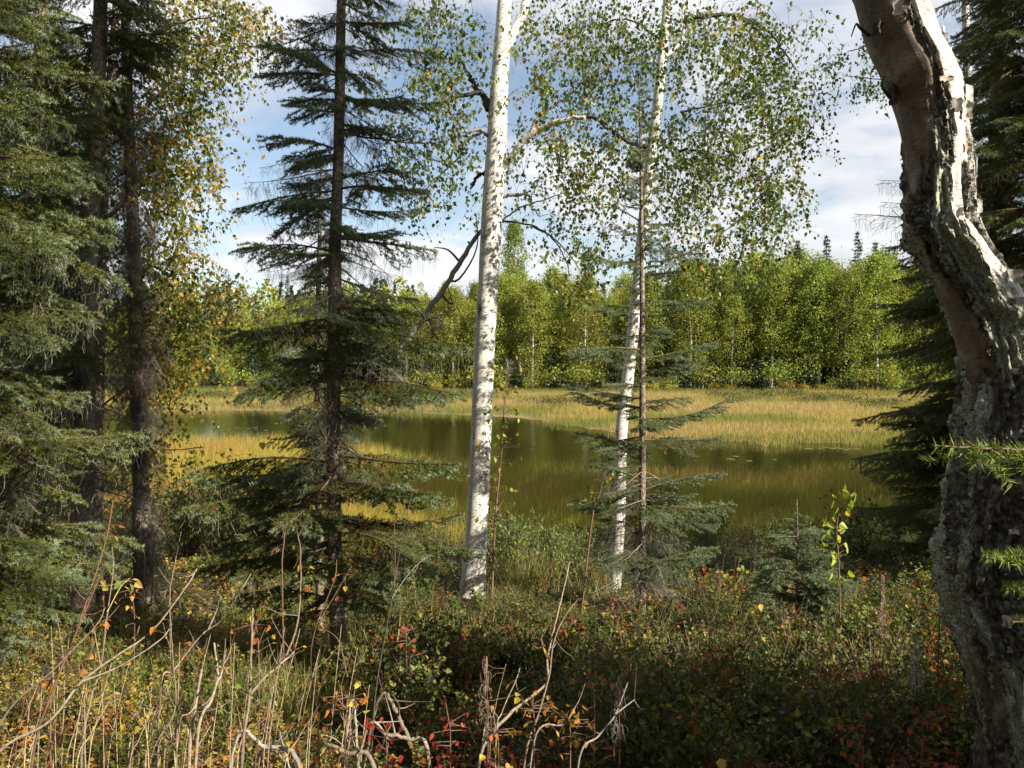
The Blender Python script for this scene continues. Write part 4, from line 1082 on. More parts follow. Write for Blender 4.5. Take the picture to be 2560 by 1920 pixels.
# the left-hand flank keeps smooth tan bark, its colour darkened for shade, the rest is black ridged plates with lichen; the upper right keeps white sheets
flank = np.clip((-CT - .20 + (n_big - .5) * 1.1 + np.interp(YW, [-100, 260, 430, 520, 640, 720, 900, 960, 1080, 1500, 1640], [.05, .0, -.25, -1.0, -1.0, -.45, -.30, -.5, -1.4, -1.4, -.5])) * 3.2, 0, 1)
white = np.clip((CT * .9 - .28 + (n_pl - .5) * 2.4 + np.interp(YV, [300, 560, 760, 1000], [.45, .30, .0, -.25])) * 4, 0, 1) * (1 - flank)
white = white * np.clip((n_pl - .42) * 12, 0, 1)
rough = np.clip(1 - flank - white, 0, 1)
plates = .012 * np.clip((n_pl - .5) * 14, 0, 1) + .006 * np.clip((fine - .5) * 12, 0, 1)
disp = rough * (.044 * (rid ** 3 - .35) + .026 * (n_pl - .5) + plates * 1.3 + .016 * (grain - .5)) + flank * (.004 * (n_pl - .5)) + white * (.006 + .004 * (fine - .5))
disp = (disp - .022 * rough - .006) * np.clip(rp[:, None] / .13, .6, 1.3) + (n_big - .5) * .014
Rr = rp[:, None] * 1.0 + disp
V = cp[:, None, :] + Rr[..., None] * np.stack([CT, -ST, 0 * CT], -1)
lich = np.clip((fbm(q3 * np.array([2.2, 2.2, 3.0]) + 31, 4).reshape(sh) - .36) * 3.4, 0, 1) * rough
i = (np.arange(NV - 1)[:, None] * NT); j = np.arange(NT)[None, :]; k2 = (j + 1) % NT
fc = np.stack([i + j, i + NT + j, i + NT + k2, i + k2], -1).reshape(-1, 4)
ob_root = thing('old_birch_tree', cp[0], 'old leaning birch with black plated lichen-crusted bark at the right', 'tree')
mb = MB(); mb.add(V.reshape(-1, 3), fc, 0, (1, 1, 1), True)
to = part('trunk', mb, [M['oldbark']], ob_root)
ma = to.data.attributes.new('Mask', 'FLOAT_COLOR', 'POINT')
ma.data.foreach_set('color', np.stack([flank, white, lich, 0 * lich + 1], -1).astype(np.float32).ravel())
def on_old(py, deg, out=0.0):
    v = int(np.argmin(np.abs(yv - py))); a = R(deg) % (2 * math.pi); t = int(a / (2 * math.pi) * NT) % NT
    n = np.array([math.cos(a), -math.sin(a), 0]); return V[v, t] + n * out, n
# curling sheets of peeled bark
for py, deg, w, h, curl, cc in [(110, 25, .05, .10, .012, (.78, .74, .68)), (160, 18, .045, .09, .016, (.75, .66, .56)), (250, 40, .045, .06, .02, (.75, .72, .68)), (420, 22, .045, .08, .012, (.8, .78, .74)), (470, 12, .03, .08, .012, (.7, .55, .42)),
                                (300, 60, .04, .06, .02, (.5, .46, .4)), (700, 60, .06, .05, .03, (.45, .42, .38)), (770, 75, .05, .06, .02, (.42, .38, .34)), (1330, 70, .05, .08, .03, (.30, .25, .21)), (1400, 85, .06, .07, .03, (.28, .22, .18)), (1180, 60, .05, .06, .02, (.4, .37, .33)), (1700, 110, .016, .16, .008, (.7, .68, .64)), (1850, 112, .015, .15, .008, (.72, .7, .66)), (90, 150, .04, .05, .03, (.06, .05, .045)), (240, 170, .05, .07, .04, (.07, .06, .05)), (620, 165, .05, .06, .03, (.08, .07, .06))] + [(rng.uniform(-20, 1900), rng.uniform(15, 120), rng.uniform(.018, .05), rng.uniform(.015, .05), rng.uniform(.005, .014), [(.55, .52, .47), (.28, .25, .22), (.10, .09, .08), (.36, .29, .23), (.68, .65, .6)][int(rng.integers(0, 5))]) for _ in range(60)]:
    p, n = on_old(py, deg, .004); u = np.array([-n[1], n[0], 0]); z = np.array([0, 0, 1.0]); mb = MB()
    gu, gv = 7, 6; vs = []
    for a in range(gv):
        for b in range(gu):
            s = b / (gu - 1) - .5; t = a / (gv - 1) - .5
            edge = (abs(s) * 2) ** 2 * curl * (1 if s > 0 else .3) + rng.normal() * .001
            vs.append(p + u * s * w * (1 + .2 * math.sin(a * 2.1)) + z * (t * h + rng.normal() * .002) + n * (edge - .003))
    mb.add(vs, [[a * gu + b, a * gu + b + 1, (a + 1) * gu + b + 1, (a + 1) * gu + b] for a in range(gv - 1) for b in range(gu - 1)], 0, cc, True)
    part('bark_peel', mb, [M['peel']], ob_root)
# frilly lichen tufts
lt = MB(); m = 9000
vi = rng.integers(60, NV - 20, m); ti = rng.integers(0, NT, m); keep = (rough[vi, ti] > .6) & (n_big[vi, ti] > .40); vi, ti = vi[keep], ti[keep]
pp = V[vi, ti]; nn = nrm(np.stack([CT[vi, ti], -ST[vi, ti], 0 * vi], -1) + rng.normal(size=(len(vi), 3)) * .5)
leaves(lt, pp - nn * .002, nn + np.array([0, 0, -.4]), rng.normal(size=pp.shape), rng.uniform(.006, .018, len(pp)), pick([(.34, .35, .29), (.22, .22, .17), (.08, .075, .06), (.45, .45, .38)], [1, 1, 1.2, .5], len(pp)), 0, BIRCH, .3, .3)
part('lichen', lt, [M['lichen']], ob_root, 'stuff')
# stub branches on the left flank
for lp in [[(2175, 90), (2150, 70), (2140, 60), (2128, 92)], [(2225, 245), (2205, 215), (2212, 190)]]:
    mb = MB(); q, r = smooth_path([P(a, b, DOB - .02) for a, b in lp], 12, [.007, .0045, .002]); tube(mb, q, r, 7, 0, (.06, .05, .045)); part('broken_stub', mb, [M['twig']], ob_root)
# ------------------------------------------------------------------ trees out of the picture that shade the bank and the near pond
def shade_tree(kind, v, x, y, H, w, lab):
    Hn = {'b': [13, 14, 12, 13.5, 11, 14.5], 's': [14, 11, 5], 't': [15]}[kind][v]; vm = {'b': BV, 's': SV, 't': TALL}[kind][v]
    o = thing('birch_tree' if kind != 's' else 'spruce_tree', (x, y, gz(x, y) - .08), lab, 'tree', 'trees of the bank outside the picture')
    m = Matrix.Rotation(random.random() * 6, 4, 'Z') @ Matrix.Diagonal((w * (H / Hn) ** .7, w * (H / Hn) ** .7, H / Hn, 1))
    ob('trunk', vm[0], o, m); ob('crown', vm[1], o, m)['kind'] = 'stuff'
TALL = [far_birch(15, 3.4, .60, (1, 2, 2, .5, .1), 8, .8)]  # shade-casting birch, crown set high to leave the ground lit
for kind, v, x, y, H, w_, where in SHADE:
    shade_tree(kind, v, x, y, H, w_, f"{'spruce' if kind == 's' else 'birch'} of the near bank outside the picture, {where}")

# ------------------------------------------------------------------ bushes along the pond's near shore
def willow(W, H, n, k, pal, wts, ls, tm=LANCE):
    t = MB(); m = MB(); a = rng.random(n) * 6.283; r = W * .5 * rng.random(n) ** .6
    base = np.stack([np.cos(a) * r * .25, np.sin(a) * r * .25, np.full(n, -.06)], -1)
    tip = np.stack([np.cos(a) * r, np.sin(a) * r, H * rng.uniform(.55, 1.05, n)], -1)
    mid = base * .4 + tip * .6 + np.array([0, 0, .12 * H]) * rng.random((n, 1))
    bark = pick([(.10, .075, .05), (.16, .12, .09), (.13, .06, .04)], [1, 1, .5], n)
    segs(t, base, mid, .006 * H + .002, .004, 0, bark); segs(t, mid, tip, .004, .0015, 0, bark)
    s = rng.random((n, k)); i = np.repeat(np.arange(n), k); s = s.ravel()
    p = np.where((s < .4)[:, None], base[i] + (mid - base)[i] * (.25 + s * 1.8)[:, None].clip(0, 1), mid[i] + (tip - mid)[i] * ((s - .4) / .6)[:, None])
    off = rng.normal(size=p.shape) * .045 * (H + .35)
    q = p + off; q[:, 2] = np.maximum(q[:, 2], .02)
    segs(t, p[::3], q[::3], .0016, .0008, 0, (.12, .08, .05))
    w2 = pick(pal, wts, n, .12)[i] * np.clip(rng.normal(1, .16, (len(q), 1)), .5, 1.5)
    leaves(m, q, nrm(off) + rng.normal(size=q.shape) * .5 + np.array([0, 0, .25]), rng.normal(size=q.shape) * .6 + np.array([0, 0, .8]), rng.uniform(.7, 1.25, len(q)) * ls, w2, 0, tm, .2, .1)
    return t.mesh('bush_stems', [M['twig']]), m.mesh('bush_leaves', [M['cover']])
def put(name, vm, x, y, s, lab, cat, group=None, sz=None, dz=-.02):
    o = thing(name, (x, y, gz(x, y) + dz), lab, cat, group)
    m = Matrix.Rotation(random.random() * 6.283, 4, 'Z') @ Matrix.Diagonal((s, s, sz or s, 1))
    ob('stems', vm[0], o, m); ob('foliage', vm[1], o, m)['kind'] = 'stuff'
    return o
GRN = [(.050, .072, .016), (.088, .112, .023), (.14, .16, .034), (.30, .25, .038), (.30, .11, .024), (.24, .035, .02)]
GRL = [(.10, .145, .025), (.17, .19, .035), (.26, .235, .045), (.38, .29, .05), (.42, .18, .035), (.34, .235, .11)]  # left-hand leaves: straw and gold, brightened to carry sunlight in the colour
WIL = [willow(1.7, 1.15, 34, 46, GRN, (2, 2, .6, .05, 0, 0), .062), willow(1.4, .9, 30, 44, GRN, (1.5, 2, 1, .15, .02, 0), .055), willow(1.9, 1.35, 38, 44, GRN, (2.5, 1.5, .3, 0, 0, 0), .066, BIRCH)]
bx = [(330, 14.5), (440, 15), (520, 14), (590, 15.5), (660, 14.5), (740, 15), (830, 14.2), (920, 15.3), (1010, 14.6), (1090, 15.2), (1180, 14.8), (1270, 15.4), (1350, 14.5), (1440, 15.3), (1520, 14.4), (1600, 15.2), (1690, 14.6), (1780, 15.2), (1870, 14.4), (1960, 15), (2060, 14.4), (2150, 15), (2240, 14.3), (2330, 15), (480, 12), (620, 12.3), (560, 10.6), (440, 10.4), (1320, 12), (1480, 12.2), (1660, 12), (1820, 11.8), (1960, 12.2), (2120, 11.5), (2240, 11.8), (1240, 10.4), (1760, 10.3), (2060, 10), (2180, 9.6), (960, 11.5), (1090, 11.8), (760, 11.8)]
for i, (px, d) in enumerate(bx):
    x = (px - 1280) / F_PX * d; tall = .95 if px < 700 else (.46 if px < 1700 else .56)
    z = 'left of the middle spruce' if px < 780 else ('behind the thick white birch' if px < 1420 else ('behind the slim young spruce' if px < 1800 else 'behind the small spruce sapling'))
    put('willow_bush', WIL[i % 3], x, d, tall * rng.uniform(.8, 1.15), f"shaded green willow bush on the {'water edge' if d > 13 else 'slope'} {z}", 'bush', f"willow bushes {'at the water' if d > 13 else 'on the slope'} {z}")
# lit bush at the foot of the thick birch
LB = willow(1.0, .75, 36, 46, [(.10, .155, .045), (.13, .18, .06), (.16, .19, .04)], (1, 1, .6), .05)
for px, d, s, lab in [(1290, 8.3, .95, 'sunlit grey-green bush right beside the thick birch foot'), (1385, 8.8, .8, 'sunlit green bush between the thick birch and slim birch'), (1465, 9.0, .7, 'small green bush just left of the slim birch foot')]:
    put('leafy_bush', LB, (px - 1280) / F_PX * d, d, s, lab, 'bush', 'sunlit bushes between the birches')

# ------------------------------------------------------------------ low shrubs of the foreground
LOW = [willow(.62, .46, 34, 30, GRN, (1.4, 2, 1.2, .5, .12, .05), .030, BIRCH), willow(.7, .40, 36, 28, GRN, (1, 2, 1.4, .8, .2, .05), .022, BIRCH), willow(.55, .5, 30, 32, GRN, (2, 2, .8, .3, .05, 0), .028, BIRCH),
       willow(.6, .36, 32, 26, GRN, (1, 1.2, .8, .9, .9, .5), .026, BIRCH), willow(.55, .34, 30, 26, GRN, (1.6, 1.2, .3, .4, .9, .9), .026, BIRCH),
       willow(.55, .32, 30, 24, GRL, (1.2, 1.4, 1, 1, .7, .8), .026, BIRCH), willow(.6, .26, 30, 24, GRL, (1, 1, 1, .8, 1.2, 1.2), .024, BIRCH)]
def low_zone(px):
    if px < 450: return 'under the left spruce boughs'
    if px < 880: return 'among the dead stems left'
    if px < 1250: return 'below the thick white birch'
    if px < 1560: return 'around the curved bare branch'
    if px < 1900: return 'before the slim young spruce'
    return 'between spruce sapling and old birch'
cnt2 = {}
for py0, nrow in [(1930, 13), (1830, 15), (1740, 16), (1660, 17), (1590, 17), (1535, 18)]:
    for i in range(nrow):
        px = -20 + (i + rng.random()) * 2480 / nrow
        if px < 950 and rng.random() < .45 and py0 > 1600: continue
        p = ray_ground(px, py0 + rng.normal() * 14)
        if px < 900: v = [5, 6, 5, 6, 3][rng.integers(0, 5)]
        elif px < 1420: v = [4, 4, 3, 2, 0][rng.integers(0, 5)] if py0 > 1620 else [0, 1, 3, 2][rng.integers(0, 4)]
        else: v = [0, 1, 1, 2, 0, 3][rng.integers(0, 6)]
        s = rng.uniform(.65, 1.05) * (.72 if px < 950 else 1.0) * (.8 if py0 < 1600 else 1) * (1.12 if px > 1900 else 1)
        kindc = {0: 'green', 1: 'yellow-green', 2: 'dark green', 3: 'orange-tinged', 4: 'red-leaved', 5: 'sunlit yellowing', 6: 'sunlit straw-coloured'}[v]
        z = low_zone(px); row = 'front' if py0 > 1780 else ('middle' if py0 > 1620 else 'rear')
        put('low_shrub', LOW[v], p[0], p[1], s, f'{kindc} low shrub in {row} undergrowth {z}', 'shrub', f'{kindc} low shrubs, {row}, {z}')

# leaf-sized ground cover between the shrubs
NP = 15000
d = 2.3 + 11 * rng.random(NP) ** 1.5; pxr = rng.random(NP) * 2760 - 100
x = (pxr - 1280) / F_PX * d; y = d
z0 = ground_z(x, y)
pat = fbm(np.stack([x * 1.1, y * 1.1, x * 0 + 4], -1), 3); hgt = rng.uniform(.05, .20, NP) * (.5 + pat)
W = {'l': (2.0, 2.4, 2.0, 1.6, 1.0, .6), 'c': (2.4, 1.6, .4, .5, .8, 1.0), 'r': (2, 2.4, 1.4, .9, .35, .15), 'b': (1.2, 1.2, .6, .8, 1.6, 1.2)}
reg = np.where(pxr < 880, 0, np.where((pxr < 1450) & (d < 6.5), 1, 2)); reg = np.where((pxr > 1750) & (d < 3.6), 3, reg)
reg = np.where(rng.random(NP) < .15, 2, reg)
kL = 11
idx = np.repeat(np.arange(NP), kL); m = NP * kL
az = rng.random(m) * 6.283; hh = np.tile(np.linspace(.35, 1.05, kL), NP) * hgt[idx]
stem_d = nrm(np.stack([rng.normal(0, .3, NP), rng.normal(0, .3, NP), np.ones(NP)], -1))
pos = np.stack([x, y, z0], -1)
lp = pos[idx] + stem_d[idx] * hh[:, None]
ra = np.stack([np.cos(az), np.sin(az), rng.normal(.15, .3, m)], -1)
cc = np.zeros((m, 3))
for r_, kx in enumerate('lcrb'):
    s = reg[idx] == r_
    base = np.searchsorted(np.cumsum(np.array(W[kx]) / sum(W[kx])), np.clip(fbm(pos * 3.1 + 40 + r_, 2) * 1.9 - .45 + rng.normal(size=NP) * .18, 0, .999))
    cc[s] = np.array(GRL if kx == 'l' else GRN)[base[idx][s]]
cc = cc * np.clip(rng.normal(1, .22, (m, 1)), .45, 1.6)
mb = MB()
segs(mb, pos - [0, 0, .01], pos + stem_d * hgt[:, None], .0014, .0009, 0, (.16, .09, .05))
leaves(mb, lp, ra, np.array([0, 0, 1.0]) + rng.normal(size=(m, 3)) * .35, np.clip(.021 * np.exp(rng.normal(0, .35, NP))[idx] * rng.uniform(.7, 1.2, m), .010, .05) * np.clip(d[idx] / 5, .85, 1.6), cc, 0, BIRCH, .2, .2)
tag(ob('ground_cover', mb.mesh('ground_cover', [M['cover']])), 'low carpet of green, yellow and red leaves over the forest floor', 'ground cover', kind='stuff')
# fallen leaves
NF = 5200
d = 2.3 + 8 * rng.random(NF) ** 1.5; x = (rng.random(NF) * 2700 - 100 - 1280) / F_PX * d
mb = MB(); q = np.stack([x, d, ground_z(x, d) + .008], -1)
leaves(mb, q, rng.normal(size=(NF, 3)) * [1, 1, .2], np.array([0, 0, 1.0]) + rng.normal(size=(NF, 3)) * .25, rng.uniform(.025, .045, NF), pick([(.34, .22, .05), (.26, .13, .04), (.18, .10, .05), (.30, .06, .03)], [1, 1, 1.2, .4], NF), 0, BIRCH, .2, .15)
tag(ob('leaf_litter', mb.mesh('leaf_litter', [M['cover']])), 'fallen yellow and brown leaves lying on the forest floor', 'leaf litter', kind='stuff')
# grass blades through the undergrowth
cl = []
for px, py, nn, sx, hh_ in [(720, 1790, 420, .28, .30), (640, 1700, 200, .3, .25), (900, 1640, 260, .35, .28), (1310, 1480, 420, .35, .5), (1260, 1530, 300, .3, .3), (1500, 1500, 200, .3, .45), (1650, 1740, 200, .3, .35), (1100, 1600, 300, .5, .25), (1750, 1600, 300, .6, .25), (500, 1600, 260, .5, .2), (300, 1700, 260, .5, .2), (1400, 1600, 320, .6, .22), (2050, 1700, 260, .5, .22), (1960, 1560, 260, .6, .25), (950, 1520, 300, .4, .4), (420, 1640, 500, .9, .22), (600, 1780, 500, .8, .22), (250, 1800, 400, .7, .2), (750, 1560, 400, .7, .25)]:
    p = ray_ground(px, py); a = p[None, :2] + rng.normal(size=(nn, 2)) * sx * .5
    cl.append(np.column_stack([a, ground_z(a[:, 0], a[:, 1]), np.full(nn, hh_)]))
cl = np.vstack(cl); n = len(cl)
mb = blades(cl[:, :3], cl[:, 3] * rng.uniform(.5, 1.15, n), rng.uniform(.0016, .0032, n), pick([(.11, .16, .03), (.19, .20, .05), (.40, .32, .15)], [1.2, 1, 1.2], n), .38)
tag(ob('grass_tufts', mb.mesh('grass_tufts', [M['grass']])), 'thin green and straw grass blades growing through the undergrowth', 'grass', kind='stuff')

# ------------------------------------------------------------------ bare stems, each shrub a thing of several stems
RED = (.14, .075, .045); GRY = (.20, .155, .115); PALE = (.27, .22, .165); DRK = (.07, .058, .05)
def leaf_part(root, p, ax, nor, size, c, tm=BIRCH, nm='leaf'):
    mb = MB(); leaves(mb, np.array([p]), np.array([ax]), np.array([nor]), size, np.array([c]), 0, tm, .22, .15)
    return part(nm, mb, [M['cover']], root)
def bare_shrub(label, stems, cat='shrub', name='bare_shrub', leafc=None, nleaf=0, down=True):
    """stems: (depth, r0, r1, colour, pixels from the foot up)"""
    first = None; root = None; tips = []
    for d, r0, r1, c, lp in stems:
        q = [P(a, b, d + .05 * i) for i, (a, b) in enumerate(lp)]
        if root is None or lp[0][1] > 1790 or d > 3.4:
            g = q[0] + (q[0] - q[1]) * .35; g[2] = gz(g[0], g[1]) - .03
            if q[0][2] - g[2] > .02: q = [g] + q
            else: q[0][2] = gz(q[0][0], q[0][1]) - .03
        if root is None: root = thing(name, q[0], label, cat, 'bare shrubs of the foreground')
        r0 *= .46; r1 *= .5
        pts, r = smooth_path(q, 7 * len(q), np.linspace(r0, r1, 5))
        pts[2:-1] += rng.normal(size=(len(pts) - 3, 3)) * r0 * .09
        r = r * (1 + .18 * (rng.random(len(r)) < .2))
        mb = MB(); tube(mb, pts, r, 7, 0, c, .06); part('stem', mb, [M['twig']], root)
        # side twigs
        for _ in range(rng.integers(1, 4)):
            i = int(rng.integers(len(pts) // 2, len(pts) - 1)); l = rng.uniform(.04, .13)
            dd = nrm(pts[i] - pts[i - 1] + rng.normal(size=3) * .55); mb = MB()
            tube(mb, smooth_path([pts[i], pts[i] + dd * l * .5, pts[i] + dd * l + np.array([0, 0, .02])], 6), np.linspace(r1 * .9, r1 * .4, 6), 5, 0, c); part('twig', mb, [M['twig']], root)
        tips.append(pts)
    for _ in range(nleaf):
        pts = tips[rng.integers(0, len(tips))]; p = pts[int(rng.integers(len(pts) * .45, len(pts)))]
        cc_ = leafc[rng.integers(0, len(leafc))]
        ax = nrm(rng.normal(size=3) * [1, 1, .5] + [0, 0, -.2])
        mb = MB(); tube(mb, [p, p + ax * .015, p + ax * .03], [.0012, .001, .001], 4, 0, RED); part('petiole', mb, [M['twig']], root)
        leaf_part(root, p + ax * .028, ax + [0, 0, -.5], rng.normal(size=3) + [0, -.6, .4], rng.uniform(.018, .034), cc_, LANCE if rng.random() < .4 else BIRCH)
    return root
ORG = [(.42, .16, .03), (.48, .26, .04), (.30, .09, .03), (.40, .32, .05)]
bare_shrub('tall reddish-brown bare stem with snapped tip at the lower left', [(2.5, .010, .005, RED, [(80, 1908), (141, 1705), (184, 1600), (227, 1471), (264, 1354), (283, 1250)]), (2.55, .006, .003, RED, [(184, 1600), (225, 1500), (250, 1440)])], leafc=ORG, nleaf=5)
bare_shrub('straight thin grey stem standing left of the tall reddish stem', [(2.7, .006, .003, GRY, [(154, 1908), (160, 1760), (157, 1637), (141, 1533)])])
bare_shrub('bare forked shrub with drooping half-eaten leaves near the left spruce', [(2.6, .009, .003, GRY, [(203, 1908), (227, 1748), (252, 1668), (267, 1545), (283, 1422), (280, 1367)]), (2.65, .006, .003, GRY, [(252, 1668), (240, 1600), (232, 1560)]), (2.6, .004, .002, (.40, .33, .08), [(268, 1530), (300, 1470), (325, 1445)])], leafc=[(.40, .26, .05), (.14, .2, .04), (.44, .2, .04)], nleaf=9)
bare_shrub('long slanting bare branch crossing the lower left undergrowth', [(2.45, .011, .004, PALE, [(-40, 1935), (123, 1803), (203, 1705), (295, 1637), (381, 1576), (467, 1465), (492, 1422)]), (2.5, .006, .003, PALE, [(203, 1705), (300, 1665), (400, 1600), (430, 1560)])], leafc=ORG, nleaf=6)
bare_shrub('thin slanting stem with orange withered leaves at the left edge', [(2.4, .007, .003, GRY, [(-20, 1860), (147, 1662), (240, 1564), (262, 1520)])], leafc=[(.36, .12, .04), (.42, .17, .04)], nleaf=6)
bare_shrub('upright pale stem in the middle of the dead stem thicket', [(2.7, .007, .003, GRY, [(375, 1908), (436, 1779), (433, 1656), (424, 1521)]), (2.7, .006, .004, PALE, [(320, 1908), (340, 1800), (365, 1730)]), (2.75, .006, .003, GRY, [(410, 1908), (425, 1850), (455, 1790)])])
bare_shrub('stubby broken pale shrub with knobbly forked stems', [(2.45, .013, .008, PALE, [(473, 1908), (485, 1791), (504, 1674)]), (2.45, .012, .006, PALE, [(492, 1859), (529, 1748), (544, 1687), (535, 1607)]), (2.45, .007, .005, PALE, [(538, 1715), (555, 1680), (560, 1640)])])
bare_shrub('dark speckled upright stem with a pale side fork before middle spruce', [(2.5, .011, .006, (.20, .15, .125), [(605, 1908), (621, 1765), (626, 1699), (630, 1576), (632, 1521)]), (2.5, .010, .004, GRY, [(626, 1735), (665, 1690), (709, 1650), (746, 1546), (752, 1392), (743, 1330)]), (2.5, .006, .003, RED, [(709, 1650), (705, 1420), (709, 1330), (672, 1294)]), (2.5, .006, .003, PALE, [(700, 1660), (725, 1640), (740, 1622)])], leafc=ORG, nleaf=12)
bare_shrub('pale arched bare branch rising behind the stubby shrub', [(2.9, .008, .003, PALE, [(400, 1730), (436, 1674), (504, 1588), (553, 1551), (600, 1480), (627, 1435)]), (2.9, .005, .003, PALE, [(520, 1575), (540, 1530), (548, 1500)])])
bare_shrub('slender curved stem forking right in front of the middle spruce', [(2.8, .007, .003, RED, [(795, 1810), (777, 1669), (789, 1570), (835, 1453), (842, 1400)]), (2.85, .005, .003, RED, [(869, 1693), (845, 1600), (800, 1560), (830, 1500), (880, 1415)])], leafc=ORG, nleaf=10)
bare_shrub('long dark whip-like stem leaning right of the middle spruce', [(3.3, .008, .003, DRK, [(930, 1859), (943, 1700), (980, 1496), (992, 1422), (1013, 1306), (1032, 1226)]), (3.3, .005, .003, GRY, [(980, 1496), (1010, 1450), (1045, 1410), (1078, 1386)]), (3.35, .004, .003, RED, [(985, 1480), (988, 1400), (985, 1280)])])
bare_shrub('curved pale bare branch sweeping up in the dark centre undergrowth', [(2.8, .014, .005, PALE, [(1200, 1895), (1268, 1792), (1311, 1755), (1366, 1706), (1369, 1644), (1391, 1546), (1409, 1472), (1424, 1404)]), (2.85, .010, .004, GRY, [(1311, 1908), (1348, 1779), (1372, 1693), (1384, 1607), (1409, 1546), (1446, 1496)]), (2.8, .005, .003, GRY, [(1369, 1644), (1358, 1620), (1352, 1590)]), (2.8, .006, .003, PALE, [(1240, 1850), (1255, 1780), (1290, 1700), (1300, 1670)]), (2.8, .005, .002, GRY, [(1225, 1870), (1240, 1760), (1265, 1660)])], leafc=ORG, nleaf=12)
bare_shrub('grey forked dead stick leaning in the dark undergrowth right of centre', [(2.7, .009, .004, (.22, .19, .17), [(1446, 1908), (1495, 1841), (1538, 1786), (1569, 1706)]), (2.7, .006, .003, (.22, .19, .17), [(1538, 1786), (1565, 1765), (1587, 1749)])])
bare_shrub('low slanting stick with orange leaflets in the dark centre', [(2.75, .008, .004, (.24, .2, .17), [(1335, 1853), (1409, 1810), (1446, 1755)])], leafc=ORG, nleaf=14)
bare_shrub('dark thin stick leaning left before the spruce sapling', [(3.2, .007, .003, DRK, [(1987, 1859), (1956, 1730), (1889, 1632)])])
bare_shrub('pair of thin upright dead stems behind the left thicket', [(6.0, .007, .003, RED, [(365, 1500), (363, 1404), (353, 1330), (369, 1195)]), (5.5, .008, .004, RED, [(380, 1480), (387, 1342), (424, 1287), (458, 1262)]), (5.0, .006, .004, PALE, [(425, 1500), (430, 1447), (455, 1318)])])
bare_shrub('reddish dead fireweed stalks beside the small spruce sapling', [(4.6, .005, .003, RED, [(2080, 1680), (2085, 1560), (2100, 1500)]), (7.2, .006, .003, RED, [(1845, 1480), (1835, 1440), (1840, 1400)]), (7.0, .006, .003, GRY, [(1790, 1500), (1800, 1450), (1790, 1410)])])
k = 0
for px in np.linspace(-20, 900, 64):
    k += 1; px = px + rng.normal() * 15; top = rng.uniform(1560, 1840); ln = rng.uniform(-20, 90)
    bare_shrub(f"{'tall' if top < 1700 else 'short'} {['straw-coloured', 'pale', 'reddish', 'tan'][k % 4]} dead twig standing in the lower left thicket", [(rng.uniform(2.45, 3.2), rng.uniform(.003, .006), .0022, [(.40, .30, .17), PALE, RED, (.34, .27, .16)][k % 4], [(px, 1930), (px + ln * .4, (1930 + top) / 2), (px + ln, top)])], name='dead_twig', cat='twig')['group'] = 'thin dead twigs of the thicket'
for px, py, s in [(1900, 1780, 1), (1980, 1700, 1), (2060, 1760, 1), (2150, 1820, 1), (2010, 1600, 1), (1720, 1620, 1), (1640, 1650, 1), (2240, 1700, 1), (1780, 1560, 1), (1860, 1520, 1)]:
    p = ray_ground(px, py); stems = []
    for q in range(6):
        ln = rng.normal() * 90; stems.append((proj(p)[2], .004, .0015, [PALE, RED, GRY][q % 3], [(px + rng.normal() * 12, py), (px + ln * .5, py - 90), (px + ln + rng.normal() * 20, py - rng.uniform(110, 210))]))
    bare_shrub('tangle of thin brown leafless twigs among the green shrubs at right', stems, name='twig_tangle', cat='twigs')['group'] = 'leafless twig tangles at right'
# fallen branches
def fallen(label, d, r0, lp, c=PALE):
    q = [P(a, b, d) for a, b in lp]; rt = thing('fallen_branch', q[0], label, 'branch', 'fallen branches of the foreground')
    q[0][2] = gz(q[0][0], q[0][1]); q[-1][2] = gz(q[-1][0], q[-1][1])
    pts, r = smooth_path(q, 8 * len(q), [r0, r0 * .8, r0 * .4]); pts[1:-1] += rng.normal(size=(len(pts) - 2, 3)) * r0 * .2
    mb = MB(); tube(mb, pts, r, 8, 0, c, .06); part('stem', mb, [M['twig']], rt)
    for _ in range(4):
        i = int(rng.integers(4, len(pts) - 3)); dd = nrm((pts[i + 1] - pts[i]) + rng.normal(size=3) * .6 + [0, 0, .3]); l = rng.uniform(.08, .25)
        mb = MB(); tube(mb, smooth_path([pts[i], pts[i] + dd * l * .5, pts[i] + dd * l + rng.normal(size=3) * .02], 6), np.linspace(r0 * .4, r0 * .15, 6), 5, 0, c); part('twig', mb, [M['twig']], rt)
fallen('arched pale fallen branch at the bottom centre-left', 2.95, .009, [(1100, 1910), (1066, 1872), (1029, 1850), (967, 1836), (918, 1822), (844, 1826)])
fallen('silvery fallen branch at the bottom below middle spruce', 2.75, .009, [(770, 1925), (746, 1905), (660, 1866), (592, 1847), (545, 1833)], (.33, .30, .265))
fallen('bent grey fallen branch at the bottom edge', 2.9, .010, [(960, 1925), (930, 1905), (869, 1884), (795, 1878), (740, 1885)], GRY)
fallen('slanting grey branch under the middle spruce foot', 3.6, .011, [(1060, 1860), (1000, 1800), (950, 1740), (900, 1690)], GRY)
fallen('thin bleached stick lying among red leaves', 3.0, .007, [(820, 1900), (700, 1890), (640, 1905), (560, 1900)], PALE)
fallen('short bleached stick lying left of the curved bare branch', 3.3, .007, [(900, 1755), (880, 1750), (850, 1745)], (.33, .30, .265))

